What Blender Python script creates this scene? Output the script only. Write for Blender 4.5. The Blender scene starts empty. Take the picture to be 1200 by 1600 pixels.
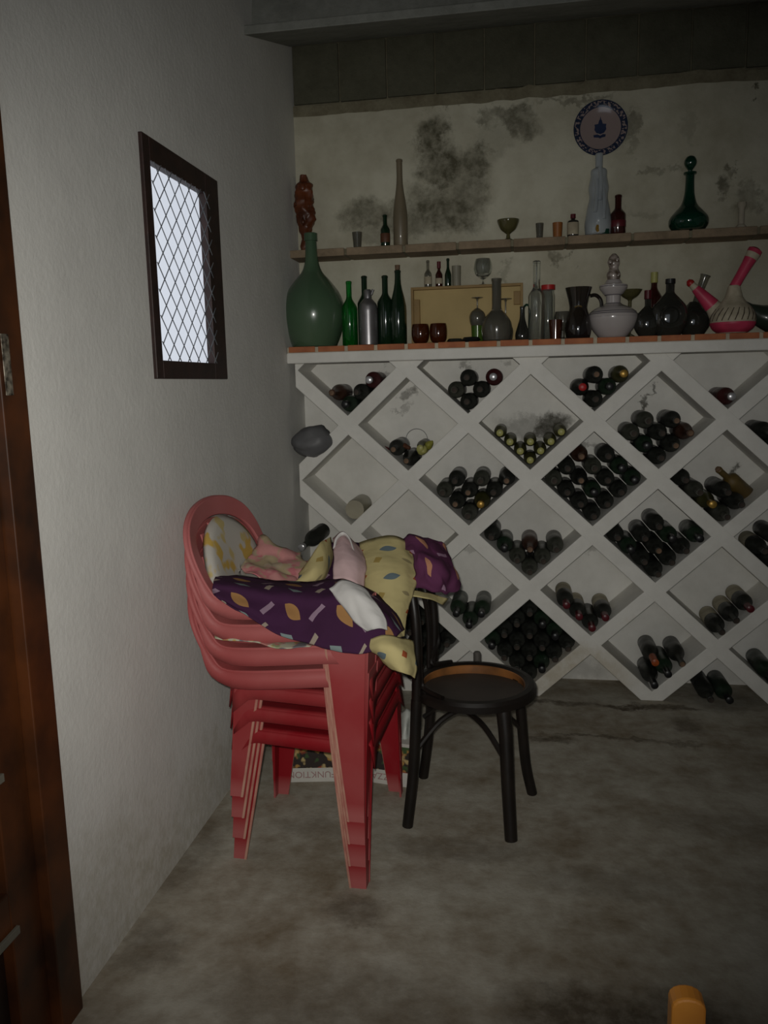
import bpy, bmesh, math, random
from mathutils import Vector, Matrix, noise
from math import sin, cos, pi
random.seed(4)
SC = bpy.context.scene
COL = SC.collection

# ------------------------------------------------------------------ camera
F_PX, YAW, PITCH, ROLL = 1261.07, 0.1688, 0.1571, -0.0239
CAM = Vector((1.0648, 0.0, 1.4799))
_f = Vector((-sin(YAW)*cos(PITCH), cos(YAW)*cos(PITCH), -sin(PITCH)))
_r = Vector((cos(YAW), sin(YAW), 0)); _u = _r.cross(_f)
CR = cos(ROLL)*_r + sin(ROLL)*_u; CU = -sin(ROLL)*_r + cos(ROLL)*_u
cam_data = bpy.data.cameras.new('camera'); cam = bpy.data.objects.new('camera', cam_data); COL.objects.link(cam)
cam_data.sensor_fit = 'HORIZONTAL'; cam_data.sensor_width = 36; cam_data.lens = F_PX*36/1200
cam_data.clip_start = 0.02
m = Matrix((CR, CU, -_f)).transposed().to_4x4(); m.translation = CAM
cam.matrix_world = m
SC.camera = cam

# ------------------------------------------------------------------ world, light, exposure
w = bpy.data.worlds.new('world'); SC.world = w; w.use_nodes = True
w.node_tree.nodes['Background'].inputs[0].default_value = (0.55, 0.6, 0.7, 1)
w.node_tree.nodes['Background'].inputs[1].default_value = 0.35
SC.view_settings.view_transform = 'Standard'; SC.view_settings.look = 'None'
SC.view_settings.exposure = 0.0; SC.view_settings.gamma = 1; SC.view_settings.use_curve_mapping = False
# the phone's own flash lamp, beside the lens
fl = bpy.data.lights.new('flash', 'SPOT'); fl.energy = 112; fl.color = (1.0, 0.975, 0.90)
fl.spot_size = math.radians(88); fl.spot_blend = 1.0; fl.shadow_soft_size = 0.012
flo = bpy.data.objects.new('flash', fl); COL.objects.link(flo)
flo.location = CAM + CR*(-0.015) + CU*0.03
d = (Vector((0.30, 3.0, 1.0)) - CAM).normalized()
flo.rotation_euler = d.to_track_quat('-Z', 'Y').to_euler()
# dim bluish area light behind the camera, facing the room
al = bpy.data.lights.new('rear_area_light', 'AREA'); al.energy = 3.2; al.shape = 'RECTANGLE'; al.size = 1.4; al.size_y = 1.6
al.color = (0.85, 0.93, 1.0)
alo = bpy.data.objects.new('rear_area_light', al); COL.objects.link(alo)
alo.location = (1.4, -1.05, 1.6); alo.rotation_euler = (math.radians(90), 0, 0)

def ray(u, v):
    return _f + CR*((u-600)/F_PX) - CU*((v-800)/F_PX)
def at(u, v, Y):
    d = ray(u, v); t = (Y-CAM.y)/d.y; return CAM + d*t
def atz(u, v, z):
    d = ray(u, v); t = (z-CAM.z)/d.z; return CAM + d*t

# ------------------------------------------------------------------ materials
MATS = {}
def nm(name):
    mt = bpy.data.materials.new(name); mt.use_nodes = True
    nt = mt.node_tree; return mt, nt, nt.nodes['Principled BSDF']
def N(nt, typ, **k):
    n = nt.nodes.new(typ)
    for a, b in k.items(): setattr(n, a, b)
    return n
def math_(nt, op, a, b=None, c=None, clamp=False):
    n = N(nt, 'ShaderNodeMath', operation=op, use_clamp=clamp)
    for i, x in enumerate((a, b, c)):
        if x is None: continue
        if isinstance(x, (int, float)): n.inputs[i].default_value = x
        else: nt.links.new(x, n.inputs[i])
    return n.outputs[0]
def mix(nt, fac, a, b):
    n = N(nt, 'ShaderNodeMix', data_type='RGBA')
    for i, x in ((0, fac), (6, a), (7, b)):
        if isinstance(x, (int, float)): n.inputs[i].default_value = x
        elif isinstance(x, tuple): n.inputs[i].default_value = (*x, 1)
        else: nt.links.new(x, n.inputs[i])
    return n.outputs[2]
def pmat(name, c1, c2=None, scale=8, rough=.6, metal=0, trans=0, bump=0, ior=1.45, coat=0, space='Object', detail=4, bdist=.01, alpha=1, emit=None):
    if name in MATS: return MATS[name]
    mt, nt, b = nm(name)
    b.inputs['Roughness'].default_value = rough; b.inputs['Metallic'].default_value = metal
    b.inputs['Transmission Weight'].default_value = trans; b.inputs['IOR'].default_value = ior
    b.inputs['Coat Weight'].default_value = coat; b.inputs['Coat Roughness'].default_value = .08
    b.inputs['Alpha'].default_value = alpha
    if c2 is None: c2 = tuple(x*.75 for x in c1)
    tc = N(nt, 'ShaderNodeTexCoord'); nz = N(nt, 'ShaderNodeTexNoise')
    nz.inputs['Scale'].default_value = scale; nz.inputs['Detail'].default_value = detail
    nt.links.new(tc.outputs[space], nz.inputs['Vector'])
    rp = N(nt, 'ShaderNodeValToRGB'); rp.color_ramp.elements[0].position = .35; rp.color_ramp.elements[1].position = .65
    rp.color_ramp.elements[0].color = (*c2, 1); rp.color_ramp.elements[1].color = (*c1, 1)
    nt.links.new(nz.outputs[0], rp.inputs[0]); nt.links.new(rp.outputs[0], b.inputs['Base Color'])
    if bump:
        bp = N(nt, 'ShaderNodeBump'); bp.inputs['Strength'].default_value = bump; bp.inputs['Distance'].default_value = bdist
        nt.links.new(nz.outputs[0], bp.inputs['Height']); nt.links.new(bp.outputs[0], b.inputs['Normal'])
    if emit: b.inputs['Emission Color'].default_value = (*emit[:3], 1); b.inputs['Emission Strength'].default_value = emit[3]
    MATS[name] = mt; return mt

def stained(name, c1, c2, scale, blobs, scol, bump=.3, bscale=60, warp=.06, rough=.85, grains=.5, bdist=.004):
    """plaster or concrete with stains of their own shape or painted shadow; blobs = (x,y,z,rx,ry,rz,strength) in metres"""
    mt, nt, b = nm(name); b.inputs['Roughness'].default_value = rough
    b.inputs['Specular IOR Level'].default_value = .25
    geo = N(nt, 'ShaderNodeNewGeometry'); pos = geo.outputs['Position']
    def nz(s, det=5, r=.6):
        n = N(nt, 'ShaderNodeTexNoise'); n.inputs['Scale'].default_value = s; n.inputs['Detail'].default_value = det; n.inputs['Roughness'].default_value = r
        nt.links.new(pos, n.inputs['Vector']); return n
    n1 = nz(scale); n2 = nz(scale*5)
    rp = N(nt, 'ShaderNodeValToRGB'); rp.color_ramp.elements[0].position = .32; rp.color_ramp.elements[1].position = .62
    rp.color_ramp.elements[0].color = (*c2, 1); rp.color_ramp.elements[1].color = (*c1, 1)
    f = math_(nt, 'MULTIPLY_ADD', n2.outputs[0], .35, math_(nt, 'MULTIPLY', n1.outputs[0], .65))
    nt.links.new(f, rp.inputs[0]); col = rp.outputs[0]
    if blobs:
        wn = nz(9, 6, .7); wsub = N(nt, 'ShaderNodeVectorMath', operation='SUBTRACT'); nt.links.new(wn.outputs[1], wsub.inputs[0]); wsub.inputs[1].default_value = (.5, .5, .5)
        wm = N(nt, 'ShaderNodeVectorMath', operation='SCALE'); nt.links.new(wsub.outputs[0], wm.inputs[0]); wm.inputs['Scale'].default_value = warp*4
        wp = N(nt, 'ShaderNodeVectorMath', operation='ADD'); nt.links.new(pos, wp.inputs[0]); nt.links.new(wm.outputs[0], wp.inputs[1])
        acc = None
        for (x, y, z, rx, ry, rz, s) in blobs:
            a = N(nt, 'ShaderNodeVectorMath', operation='SUBTRACT'); nt.links.new(wp.outputs[0], a.inputs[0]); a.inputs[1].default_value = (x, y, z)
            mu = N(nt, 'ShaderNodeVectorMath', operation='MULTIPLY'); nt.links.new(a.outputs[0], mu.inputs[0]); mu.inputs[1].default_value = (1/rx, 1/ry, 1/rz)
            ln = N(nt, 'ShaderNodeVectorMath', operation='LENGTH'); nt.links.new(mu.outputs[0], ln.inputs[0])
            mr = N(nt, 'ShaderNodeMapRange', interpolation_type='SMOOTHSTEP'); nt.links.new(ln.outputs['Value'], mr.inputs[0])
            mr.inputs[1].default_value = .45; mr.inputs[2].default_value = 1.25; mr.inputs[3].default_value = s; mr.inputs[4].default_value = 0
            acc = mr.outputs[0] if acc is None else math_(nt, 'MAXIMUM', acc, mr.outputs[0])
        g = nz(22, 5, .7)
        gr = N(nt, 'ShaderNodeMapRange'); nt.links.new(g.outputs[0], gr.inputs[0]); gr.inputs[1].default_value = .35; gr.inputs[2].default_value = .6
        gr.inputs[3].default_value = 1-grains; gr.inputs[4].default_value = 1
        acc = math_(nt, 'MULTIPLY', acc, gr.outputs[0], clamp=True)
        col = mix(nt, acc, col, scol)
    nt.links.new(col, b.inputs['Base Color'])
    bn = nz(bscale, 6, .65)
    big = math_(nt, 'MULTIPLY_ADD', n1.outputs[0], 3.0, bn.outputs[0])
    bp = N(nt, 'ShaderNodeBump'); bp.inputs['Strength'].default_value = bump; bp.inputs['Distance'].default_value = bdist
    nt.links.new(big, bp.inputs['Height']); nt.links.new(bp.outputs[0], b.inputs['Normal'])
    MATS[name] = mt; return mt

def Bk(u, v, ru, rv, s, Y=3.96):     # a stain on the back wall, from its place there
    p = at(u, v, Y); k = 3.9/F_PX
    return (p.x, Y, p.z, ru*k, .5, rv*k, s)
def Fl(u, v, rx, ry, s):
    p = atz(u, v, 0); return (p.x, p.y, 0, rx, ry, .5, s)

M_back = stained('aged_plaster', (.58, .56, .45), (.38, .35, .26), 2.2,
    [Bk(672,212,26,40,1), Bk(690,262,40,34,1), Bk(740,255,32,28,.9), Bk(690,330,62,40,.95), Bk(735,300,36,36,.75), Bk(585,335,56,28,.8), Bk(640,350,40,30,.7), Bk(585,368,26,14,.5),
     Bk(805,192,44,22,.85), Bk(770,182,24,14,.7), Bk(765,225,30,22,.3), Bk(985,200,12,18,.7), Bk(978,225,8,16,.4), Bk(1130,292,16,16,.85), Bk(1147,265,8,10,.8),
     Bk(1168,318,22,18,.6), Bk(1172,290,10,16,.55), Bk(1178,147,7,9,1), Bk(1020,270,14,6,.5), Bk(1060,265,16,6,.4), Bk(880,403,9,16,.7), Bk(700,150,60,6,.5),
     Bk(900,155,60,6,.6), Bk(1010,335,30,8,.3), Bk(795,425,8,12,.35), Bk(1075,195,12,22,.25), Bk(1160,440,50,60,.25)],
    (.105, .097, .063), bump=.5, warp=.07)
M_cell = stained('whitewashed_plaster', (.80, .785, .74), (.66, .645, .60), 3.0,
    [Bk(860,668,30,22,1.0), Bk(825,668,46,18,.45), Bk(636,616,13,12,.7), Bk(632,638,16,5,.4), Bk(1012,612,4,14,.8), Bk(1010,636,7,12,.9), Bk(1143,739,11,11,.9), Bk(600,585,14,10,.4),
     Bk(725,570,14,7,.5), Bk(790,565,12,7,.35), Bk(800,750,14,9,.4), Bk(920,695,16,8,.5), Bk(735,850,26,8,.3), Bk(925,858,24,8,.35), Bk(890,1045,60,22,.3)],
    (.06, .055, .04), bump=.35, grains=.25)
M_left = stained('painted_rough_plaster', (.73, .72, .685), (.64, .63, .60), 2.0,
    [(0, 1.75, .05, .5, .55, .34, .5), (0, 2.6, .05, .5, .6, .24, .5), (0, 2.1, .02, .5, .4, .18, .6), (0, 3.5, .1, .5, .5, .2, .4)], (.40, .37, .28), bump=.28, bscale=55, warp=.12, grains=.7, bdist=.006)
M_floor = stained('stained_shadowed_concrete', (.46, .435, .37), (.20, .155, .10), 3.4,
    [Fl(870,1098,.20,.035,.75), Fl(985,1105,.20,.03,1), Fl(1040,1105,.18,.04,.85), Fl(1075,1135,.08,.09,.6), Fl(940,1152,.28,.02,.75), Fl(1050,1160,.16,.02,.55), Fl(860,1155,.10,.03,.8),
     Fl(560,1420,.10,.08,.6), Fl(930,1590,.24,.11,.85), Fl(1060,1600,.20,.12,.75), Fl(560,1590,.3,.2,.4), Fl(720,1330,.3,.08,.35), Fl(950,1380,.25,.08,.35), Fl(300,1330,.10,.25,.45), Fl(480,1290,.15,.06,.3), Fl(1130,1290,.25,.1,.3), Fl(1150,1100,.22,.12,.4), Fl(230,1480,.10,.12,.5), Fl(420,1560,.2,.1,.35)],  # two bottom-edge blobs right of centre paint a brown shadow; others are stains
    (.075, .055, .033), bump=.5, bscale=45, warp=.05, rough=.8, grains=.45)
M_floor_light = None
M_rack = stained('rack_paint', (.80, .785, .74), (.70, .685, .64), 5, [(1.27, 3.71, .12, .34, .4, .14, .55), (1.6, 3.71, .30, .06, .4, .12, .3), (1.0, 3.71, .05, .25, .4, .1, .4)], (.42, .34, .20), bump=.3, warp=.05)
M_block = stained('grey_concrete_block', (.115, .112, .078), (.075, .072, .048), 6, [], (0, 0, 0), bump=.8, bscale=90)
M_mortar = stained('old_mortar', (.22, .20, .135), (.13, .11, .07), 12, [], (0, 0, 0), bump=.8)
M_beam = stained('concrete_beam', (.27, .275, .25), (.18, .185, .165), 7, [], (0, 0, 0), bump=.6)
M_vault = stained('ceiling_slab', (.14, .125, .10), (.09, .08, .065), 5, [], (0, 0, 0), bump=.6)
M_shelf = stained('shelf_brick', (.30, .225, .15), (.17, .13, .085), 9, [], (0, 0, 0), bump=.6)
M_tile = pmat('terracotta', (.46, .16, .06), (.33, .10, .04), 14, .7, bump=.3)
M_grout = pmat('pale_grout', (.55, .47, .34), (.42, .36, .27), 20, .9, bump=.4)
M_wframe = pmat('dark_stained_wood', (.032, .013, .010), (.018, .008, .007), 20, .55, bump=.2)
M_door = pmat('varnished_door_wood', (.085, .024, .005), (.022, .008, .003), 6, .45, bump=.2)
M_doord = pmat('dark_door_panel', (.02, .008, .004), (.01, .005, .003), 6, .45)
M_wire = pmat('galvanised_wire', (.20, .21, .22), (.13, .14, .15), 20, .5, metal=.4)
M_pale_edge = pmat('bleached_plastic_edge', (.50, .27, .20), (.40, .15, .12), 14, .5)
M_orange = pmat('orange_pine', (.62, .26, .04), (.45, .16, .02), 9, .4, bump=.1)
M_black = pmat('black_lacquered_wood', (.013, .009, .007), (.007, .005, .004), 12, .42, bump=.1)
M_worn = pmat('worn_seat_rim', (.30, .12, .035), (.05, .025, .012), 7, .45)
M_seat = pmat('dark_plywood_seat', (.050, .038, .030), (.030, .023, .019), 7, .5)

# faded red plastic: bleached salmon toward the top of each chair
def red_plastic(name, fade):
    mt, nt, b = nm(name); b.inputs['Roughness'].default_value = .55; b.inputs['Specular IOR Level'].default_value = .3
    tc = N(nt, 'ShaderNodeTexCoord'); sp = N(nt, 'ShaderNodeSeparateXYZ'); nt.links.new(tc.outputs['Object'], sp.inputs[0])
    nz = N(nt, 'ShaderNodeTexNoise'); nz.inputs['Scale'].default_value = 5; nz.inputs['Detail'].default_value = 4; nt.links.new(tc.outputs['Object'], nz.inputs['Vector'])
    mr = N(nt, 'ShaderNodeMapRange'); nt.links.new(sp.outputs[2], mr.inputs[0]); mr.inputs[1].default_value = .42; mr.inputs[2].default_value = .66; mr.inputs[3].default_value = .0+fade*.22; mr.inputs[4].default_value = .5+fade*.45
    f = math_(nt, 'ADD', mr.outputs[0], math_(nt, 'MULTIPLY_ADD', nz.outputs[0], .6, -.32), clamp=True)
    tip_ = N(nt, 'ShaderNodeMapRange'); nt.links.new(sp.outputs[2], tip_.inputs[0]); tip_.inputs[1].default_value = .075; tip_.inputs[2].default_value = .02; tip_.inputs[3].default_value = 0; tip_.inputs[4].default_value = .6
    f = math_(nt, 'MAXIMUM', f, tip_.outputs[0])
    c = mix(nt, f, (.27, .007, .013), (.44, .16, .125))
    c = mix(nt, math_(nt, 'MULTIPLY', f, .35), c, (.45, .10, .16))
    nt.links.new(c, b.inputs['Base Color']); MATS[name] = mt; return mt
M_red = [red_plastic('faded_red_plastic_%d' % i, f) for i, f in enumerate((.0, .25, .55, .9))]

# printed cloth
def cloth_mat(name, ground, ground2, motifs, cells):
    mt, nt, b = nm(name); b.inputs['Roughness'].default_value = .9; b.inputs['Specular IOR Level'].default_value = .15
    uv = N(nt, 'ShaderNodeTexCoord').outputs['UV']
    nz = N(nt, 'ShaderNodeTexNoise'); nz.inputs['Scale'].default_value = 6; nt.links.new(uv, nz.inputs['Vector'])
    col = mix(nt, nz.outputs[0], ground, ground2)
    for (ox, oy, ang, a, bb, shape, c) in motifs:
        mp = N(nt, 'ShaderNodeMapping'); mp.inputs['Scale'].default_value = (cells, cells, 1); mp.inputs['Location'].default_value = (ox, oy, 0)
        nt.links.new(uv, mp.inputs[0])
        fr = N(nt, 'ShaderNodeVectorMath', operation='FRACTION'); nt.links.new(mp.outputs[0], fr.inputs[0])
        sb = N(nt, 'ShaderNodeVectorMath', operation='SUBTRACT'); nt.links.new(fr.outputs[0], sb.inputs[0]); sb.inputs[1].default_value = (.5, .5, 0)
        rt = N(nt, 'ShaderNodeVectorRotate', rotation_type='Z_AXIS'); rt.inputs['Angle'].default_value = math.radians(ang); nt.links.new(sb.outputs[0], rt.inputs['Vector'])
        s = N(nt, 'ShaderNodeSeparateXYZ'); nt.links.new(rt.outputs[0], s.inputs[0])
        ax = math_(nt, 'DIVIDE', math_(nt, 'ABSOLUTE', s.outputs[0]), a); ay = math_(nt, 'DIVIDE', math_(nt, 'ABSOLUTE', s.outputs[1]), bb)
        if shape == 'diamond': dd = math_(nt, 'ADD', ax, ay)
        elif shape == 'rect': dd = math_(nt, 'MAXIMUM', ax, ay)
        else: dd = math_(nt, 'ADD', math_(nt, 'MULTIPLY', ax, ax), ay)      # lens
        col = mix(nt, math_(nt, 'LESS_THAN', dd, 1.0), col, c)
    nt.links.new(col, b.inputs['Base Color'])
    w = N(nt, 'ShaderNodeTexNoise'); w.inputs['Scale'].default_value = 14; nt.links.new(uv, w.inputs['Vector'])
    bp = N(nt, 'ShaderNodeBump'); bp.inputs['Strength'].default_value = .4; bp.inputs['Distance'].default_value = .02; nt.links.new(w.outputs[0], bp.inputs['Height']); nt.links.new(bp.outputs[0], b.inputs['Normal'])
    MATS[name] = mt; return mt
OCH, SLA, LIL = (.34, .18, .07), (.20, .25, .25), (.28, .19, .26)
M_purple = cloth_mat('purple_print', (.060, .018, .060), (.040, .014, .036),
    [(.0, .0, -35, .22, .12, 'lens', OCH), (.5, .0, 55, .15, .05, 'rect', LIL), (.0, .5, -25, .17, .10, 'diamond', SLA), (.5, .55, 60, .13, .045, 'rect', (.33, .27, .22))], 6.4)
M_plum = cloth_mat('plum_print', (.14, .04, .10), (.075, .02, .055),
    [(.0, .0, -75, .24, .08, 'lens', (.42, .20, .12)), (.5, .5, 5, .15, .06, 'rect', (.36, .22, .32))], 7.5)
M_cream = cloth_mat('cream_print', (.56, .48, .23), (.49, .41, .20),
    [(.0, .0, 15, .15, .09, 'lens', (.13, .17, .19)), (.5, .1, 25, .09, .07, 'diamond', (.33, .08, .03)), (.2, .55, 70, .09, .05, 'rect', (.36, .26, .08)), (.7, .6, -20, .12, .045, 'lens', (.30, .25, .13))], 6.6)
M_white = cloth_mat('white_satin', (.66, .64, .62), (.52, .51, .50), [], 3)
M_pinkc = cloth_mat('pale_pink_cotton', (.62, .43, .44), (.55, .40, .40), [], 3)
def floral(name, ground, spots, scale, thr):
    mt, nt, b = nm(name); b.inputs['Roughness'].default_value = .9
    uv = N(nt, 'ShaderNodeTexCoord').outputs['Object']; col = None
    g = N(nt, 'ShaderNodeTexNoise'); g.inputs['Scale'].default_value = 3; nt.links.new(uv, g.inputs['Vector']); col = mix(nt, g.outputs[0], ground, tuple(x*.85 for x in ground))
    for i, c in enumerate(spots):
        n = N(nt, 'ShaderNodeTexNoise'); n.inputs['Scale'].default_value = scale; n.inputs['Detail'].default_value = 2; mp = N(nt, 'ShaderNodeMapping'); mp.inputs['Location'].default_value = (i*3.7, i*1.9, i*5.3)
        nt.links.new(uv, mp.inputs[0]); nt.links.new(mp.outputs[0], n.inputs['Vector'])
        r = N(nt, 'ShaderNodeMapRange'); nt.links.new(n.outputs[0], r.inputs[0]); r.inputs[1].default_value = thr; r.inputs[2].default_value = thr+.05; col = mix(nt, r.outputs[0], col, c)
    nt.links.new(col, b.inputs['Base Color']); MATS[name] = mt; return mt
M_cush = floral('white_yellow_floral', (.52, .49, .44), [(.50, .33, .07), (.48, .38, .16)], 11, .58)
M_rose = floral('pink_rose_print', (.50, .40, .28), [(.50, .16, .18), (.56, .25, .24), (.42, .33, .20)], 14, .50)
M_mixp = floral('mixed_print', (.55, .53, .40), [(.50, .36, .08), (.28, .32, .17), (.45, .18, .16), (.17, .16, .17)], 16, .56)

# glass
G_demi = pmat('dusty_green_glass', (.105, .175, .10), (.075, .14, .08), 3, .25, trans=.25, coat=.5)
G_green = pmat('bright_green_glass', (.02, .42, .06), (.015, .36, .05), 4, .06, trans=.85, coat=.3)
G_dark = pmat('dark_green_glass', (.010, .035, .014), (.006, .02, .009), 4, .12, trans=.2, coat=.6)
G_emer = pmat('emerald_glass', (.003, .055, .03), (.002, .04, .022), 4, .08, trans=.35, coat=.5)
G_clear = pmat('clear_glass', (.86, .88, .84), (.80, .83, .80), 4, .06, trans=.96)
G_smoke = pmat('smoky_glass', (.34, .32, .26), (.27, .26, .21), 6, .16, trans=.75, coat=.3)
G_dsmoke = pmat('dark_smoky_glass', (.055, .055, .045), (.03, .03, .026), 6, .09, trans=.4, coat=.7)
G_amber = pmat('amber_glass', (.13, .03, .006), (.09, .02, .005), 4, .08, trans=.55, coat=.5)
G_brown = pmat('brown_glass', (.055, .010, .006), (.035, .007, .005), 4, .1, trans=.2, coat=.6)
G_taupe = pmat('dusty_taupe_glass', (.21, .17, .11), (.17, .14, .09), 10, .45, trans=.1, coat=.2)
G_milk = pmat('frosted_white_glass', (.52, .56, .58), (.42, .46, .49), 9, .22, trans=.35, coat=.6)
G_olive = pmat('olive_glass', (.17, .15, .06), (.12, .11, .045), 4, .1, trans=.4, coat=.5)
M_alu = pmat('brushed_aluminium', (.34, .33, .34), (.27, .26, .27), 20, .34, metal=.8)
M_cer = pmat('white_glazed_ceramic', (.47, .43, .42), (.41, .375, .37), 5, .22, coat=.5)
M_blue = pmat('blue_glaze', (.02, .03, .075), (.03, .045, .10), 10, .2, coat=.5)
M_greyband = pmat('grey_glaze_band', (.10, .095, .12), None, 5, .25)
M_blackc = pmat('black_glazed_pottery', (.012, .010, .010), (.02, .015, .01), 6, .12, coat=.9)
M_brownd = pmat('ochre_glaze', (.16, .10, .02), None, 8, .3)
M_paper = pmat('aged_paper_label', (.45, .40, .28), (.33, .28, .2), 20, .8)
M_maroon = pmat('maroon_foil', (.11, .012, .018), None, 8, .35)
M_redcap = pmat('red_capsule', (.45, .02, .02), (.3, .015, .015), 10, .4)
M_gold = pmat('gold_foil', (.48, .29, .06), (.34, .2, .04), 20, .35, metal=.5)
M_cork = pmat('cork', (.20, .12, .075), (.12, .075, .045), 40, .8)
M_corkd = pmat('dull_cork', (.055, .04, .03), (.03, .022, .017), 40, .8)
M_bcap = pmat('black_capsule', (.015, .015, .016), None, 8, .35)
M_ycap = pmat('yellow_capsule', (.44, .42, .14), (.3, .3, .1), 20, .4)
M_scap = pmat('silver_capsule', (.6, .6, .62), None, 10, .3, metal=.6)
M_pinkp = pmat('bright_pink_plastic', (.58, .05, .115), (.42, .035, .08), 12, .45)
M_creamp = pmat('cream_woven_plastic', (.50, .44, .33), (.38, .33, .24), 30, .6, bump=.4)
M_woodc = pmat('carved_reddish_wood', (.15, .038, .011), (.06, .017, .006), 9, .4, bump=.3)
M_box = pmat('light_box_wood', (.48, .35, .14), (.40, .29, .11), 5, .6, bump=.1)
M_boxe = pmat('box_edge_wood', (.32, .20, .065), (.24, .15, .05), 8, .6)
M_rock = pmat('dusty_grey_stone', (.15, .15, .155), (.07, .07, .077), 5, .5, bump=.5, detail=8)
M_beige = pmat('beige_dusty_glass', (.34, .31, .22), (.27, .25, .18), 8, .4, coat=.2)
M_card = pmat('white_cardboard', (.62, .60, .55), (.52, .50, .46), 8, .7)
M_pizza = floral('pizza_print', (.035, .025, .022), [(.40, .22, .06), (.30, .05, .02), (.48, .36, .16), (.05, .09, .03)], 19, .55)
M_print = pmat('faint_pink_ink', (.42, .26, .25), None, 8, .7)
M_bag = pmat('white_plastic_bag', (.60, .62, .58), (.45, .47, .44), 20, .35)
M_plate = None

# dusty rack bottle glass in a few hues
def dusty(name, c, dust, thr=.38):
    mt, nt, b = nm(name); b.inputs['Roughness'].default_value = .22; b.inputs['Coat Weight'].default_value = .12
    tc = N(nt, 'ShaderNodeTexCoord').outputs['Object']
    n = N(nt, 'ShaderNodeTexNoise'); n.inputs['Scale'].default_value = 13; n.inputs['Detail'].default_value = 6; nt.links.new(tc, n.inputs['Vector'])
    r = N(nt, 'ShaderNodeMapRange'); nt.links.new(n.outputs[0], r.inputs[0]); r.inputs[1].default_value = thr; r.inputs[2].default_value = thr+.3
    nt.links.new(mix(nt, r.outputs[0], c, dust), b.inputs['Base Color'])
    rr = math_(nt, 'MULTIPLY_ADD', r.outputs[0], .4, .35); nt.links.new(rr, b.inputs['Roughness'])
    MATS[name] = mt; return mt
B_black = dusty('dusty_black_bottle', (.010, .011, .009), (.045, .048, .040))
B_green = dusty('dusty_green_bottle', (.008, .022, .010), (.040, .052, .038))
B_grey = dusty('heavily_dusted_bottle', (.022, .025, .018), (.10, .10, .08), .35)
B_brown = dusty('dusty_brown_bottle', (.045, .014, .006), (.085, .045, .03))
B_olive = dusty('olive_bottle', (.045, .045, .010), (.10, .095, .04))
B_amber = dusty('amber_green_bottle', (.10, .06, .010), (.15, .10, .03))
B_red = dusty('maroon_bottle', (.05, .008, .008), (.08, .03, .03))

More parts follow.
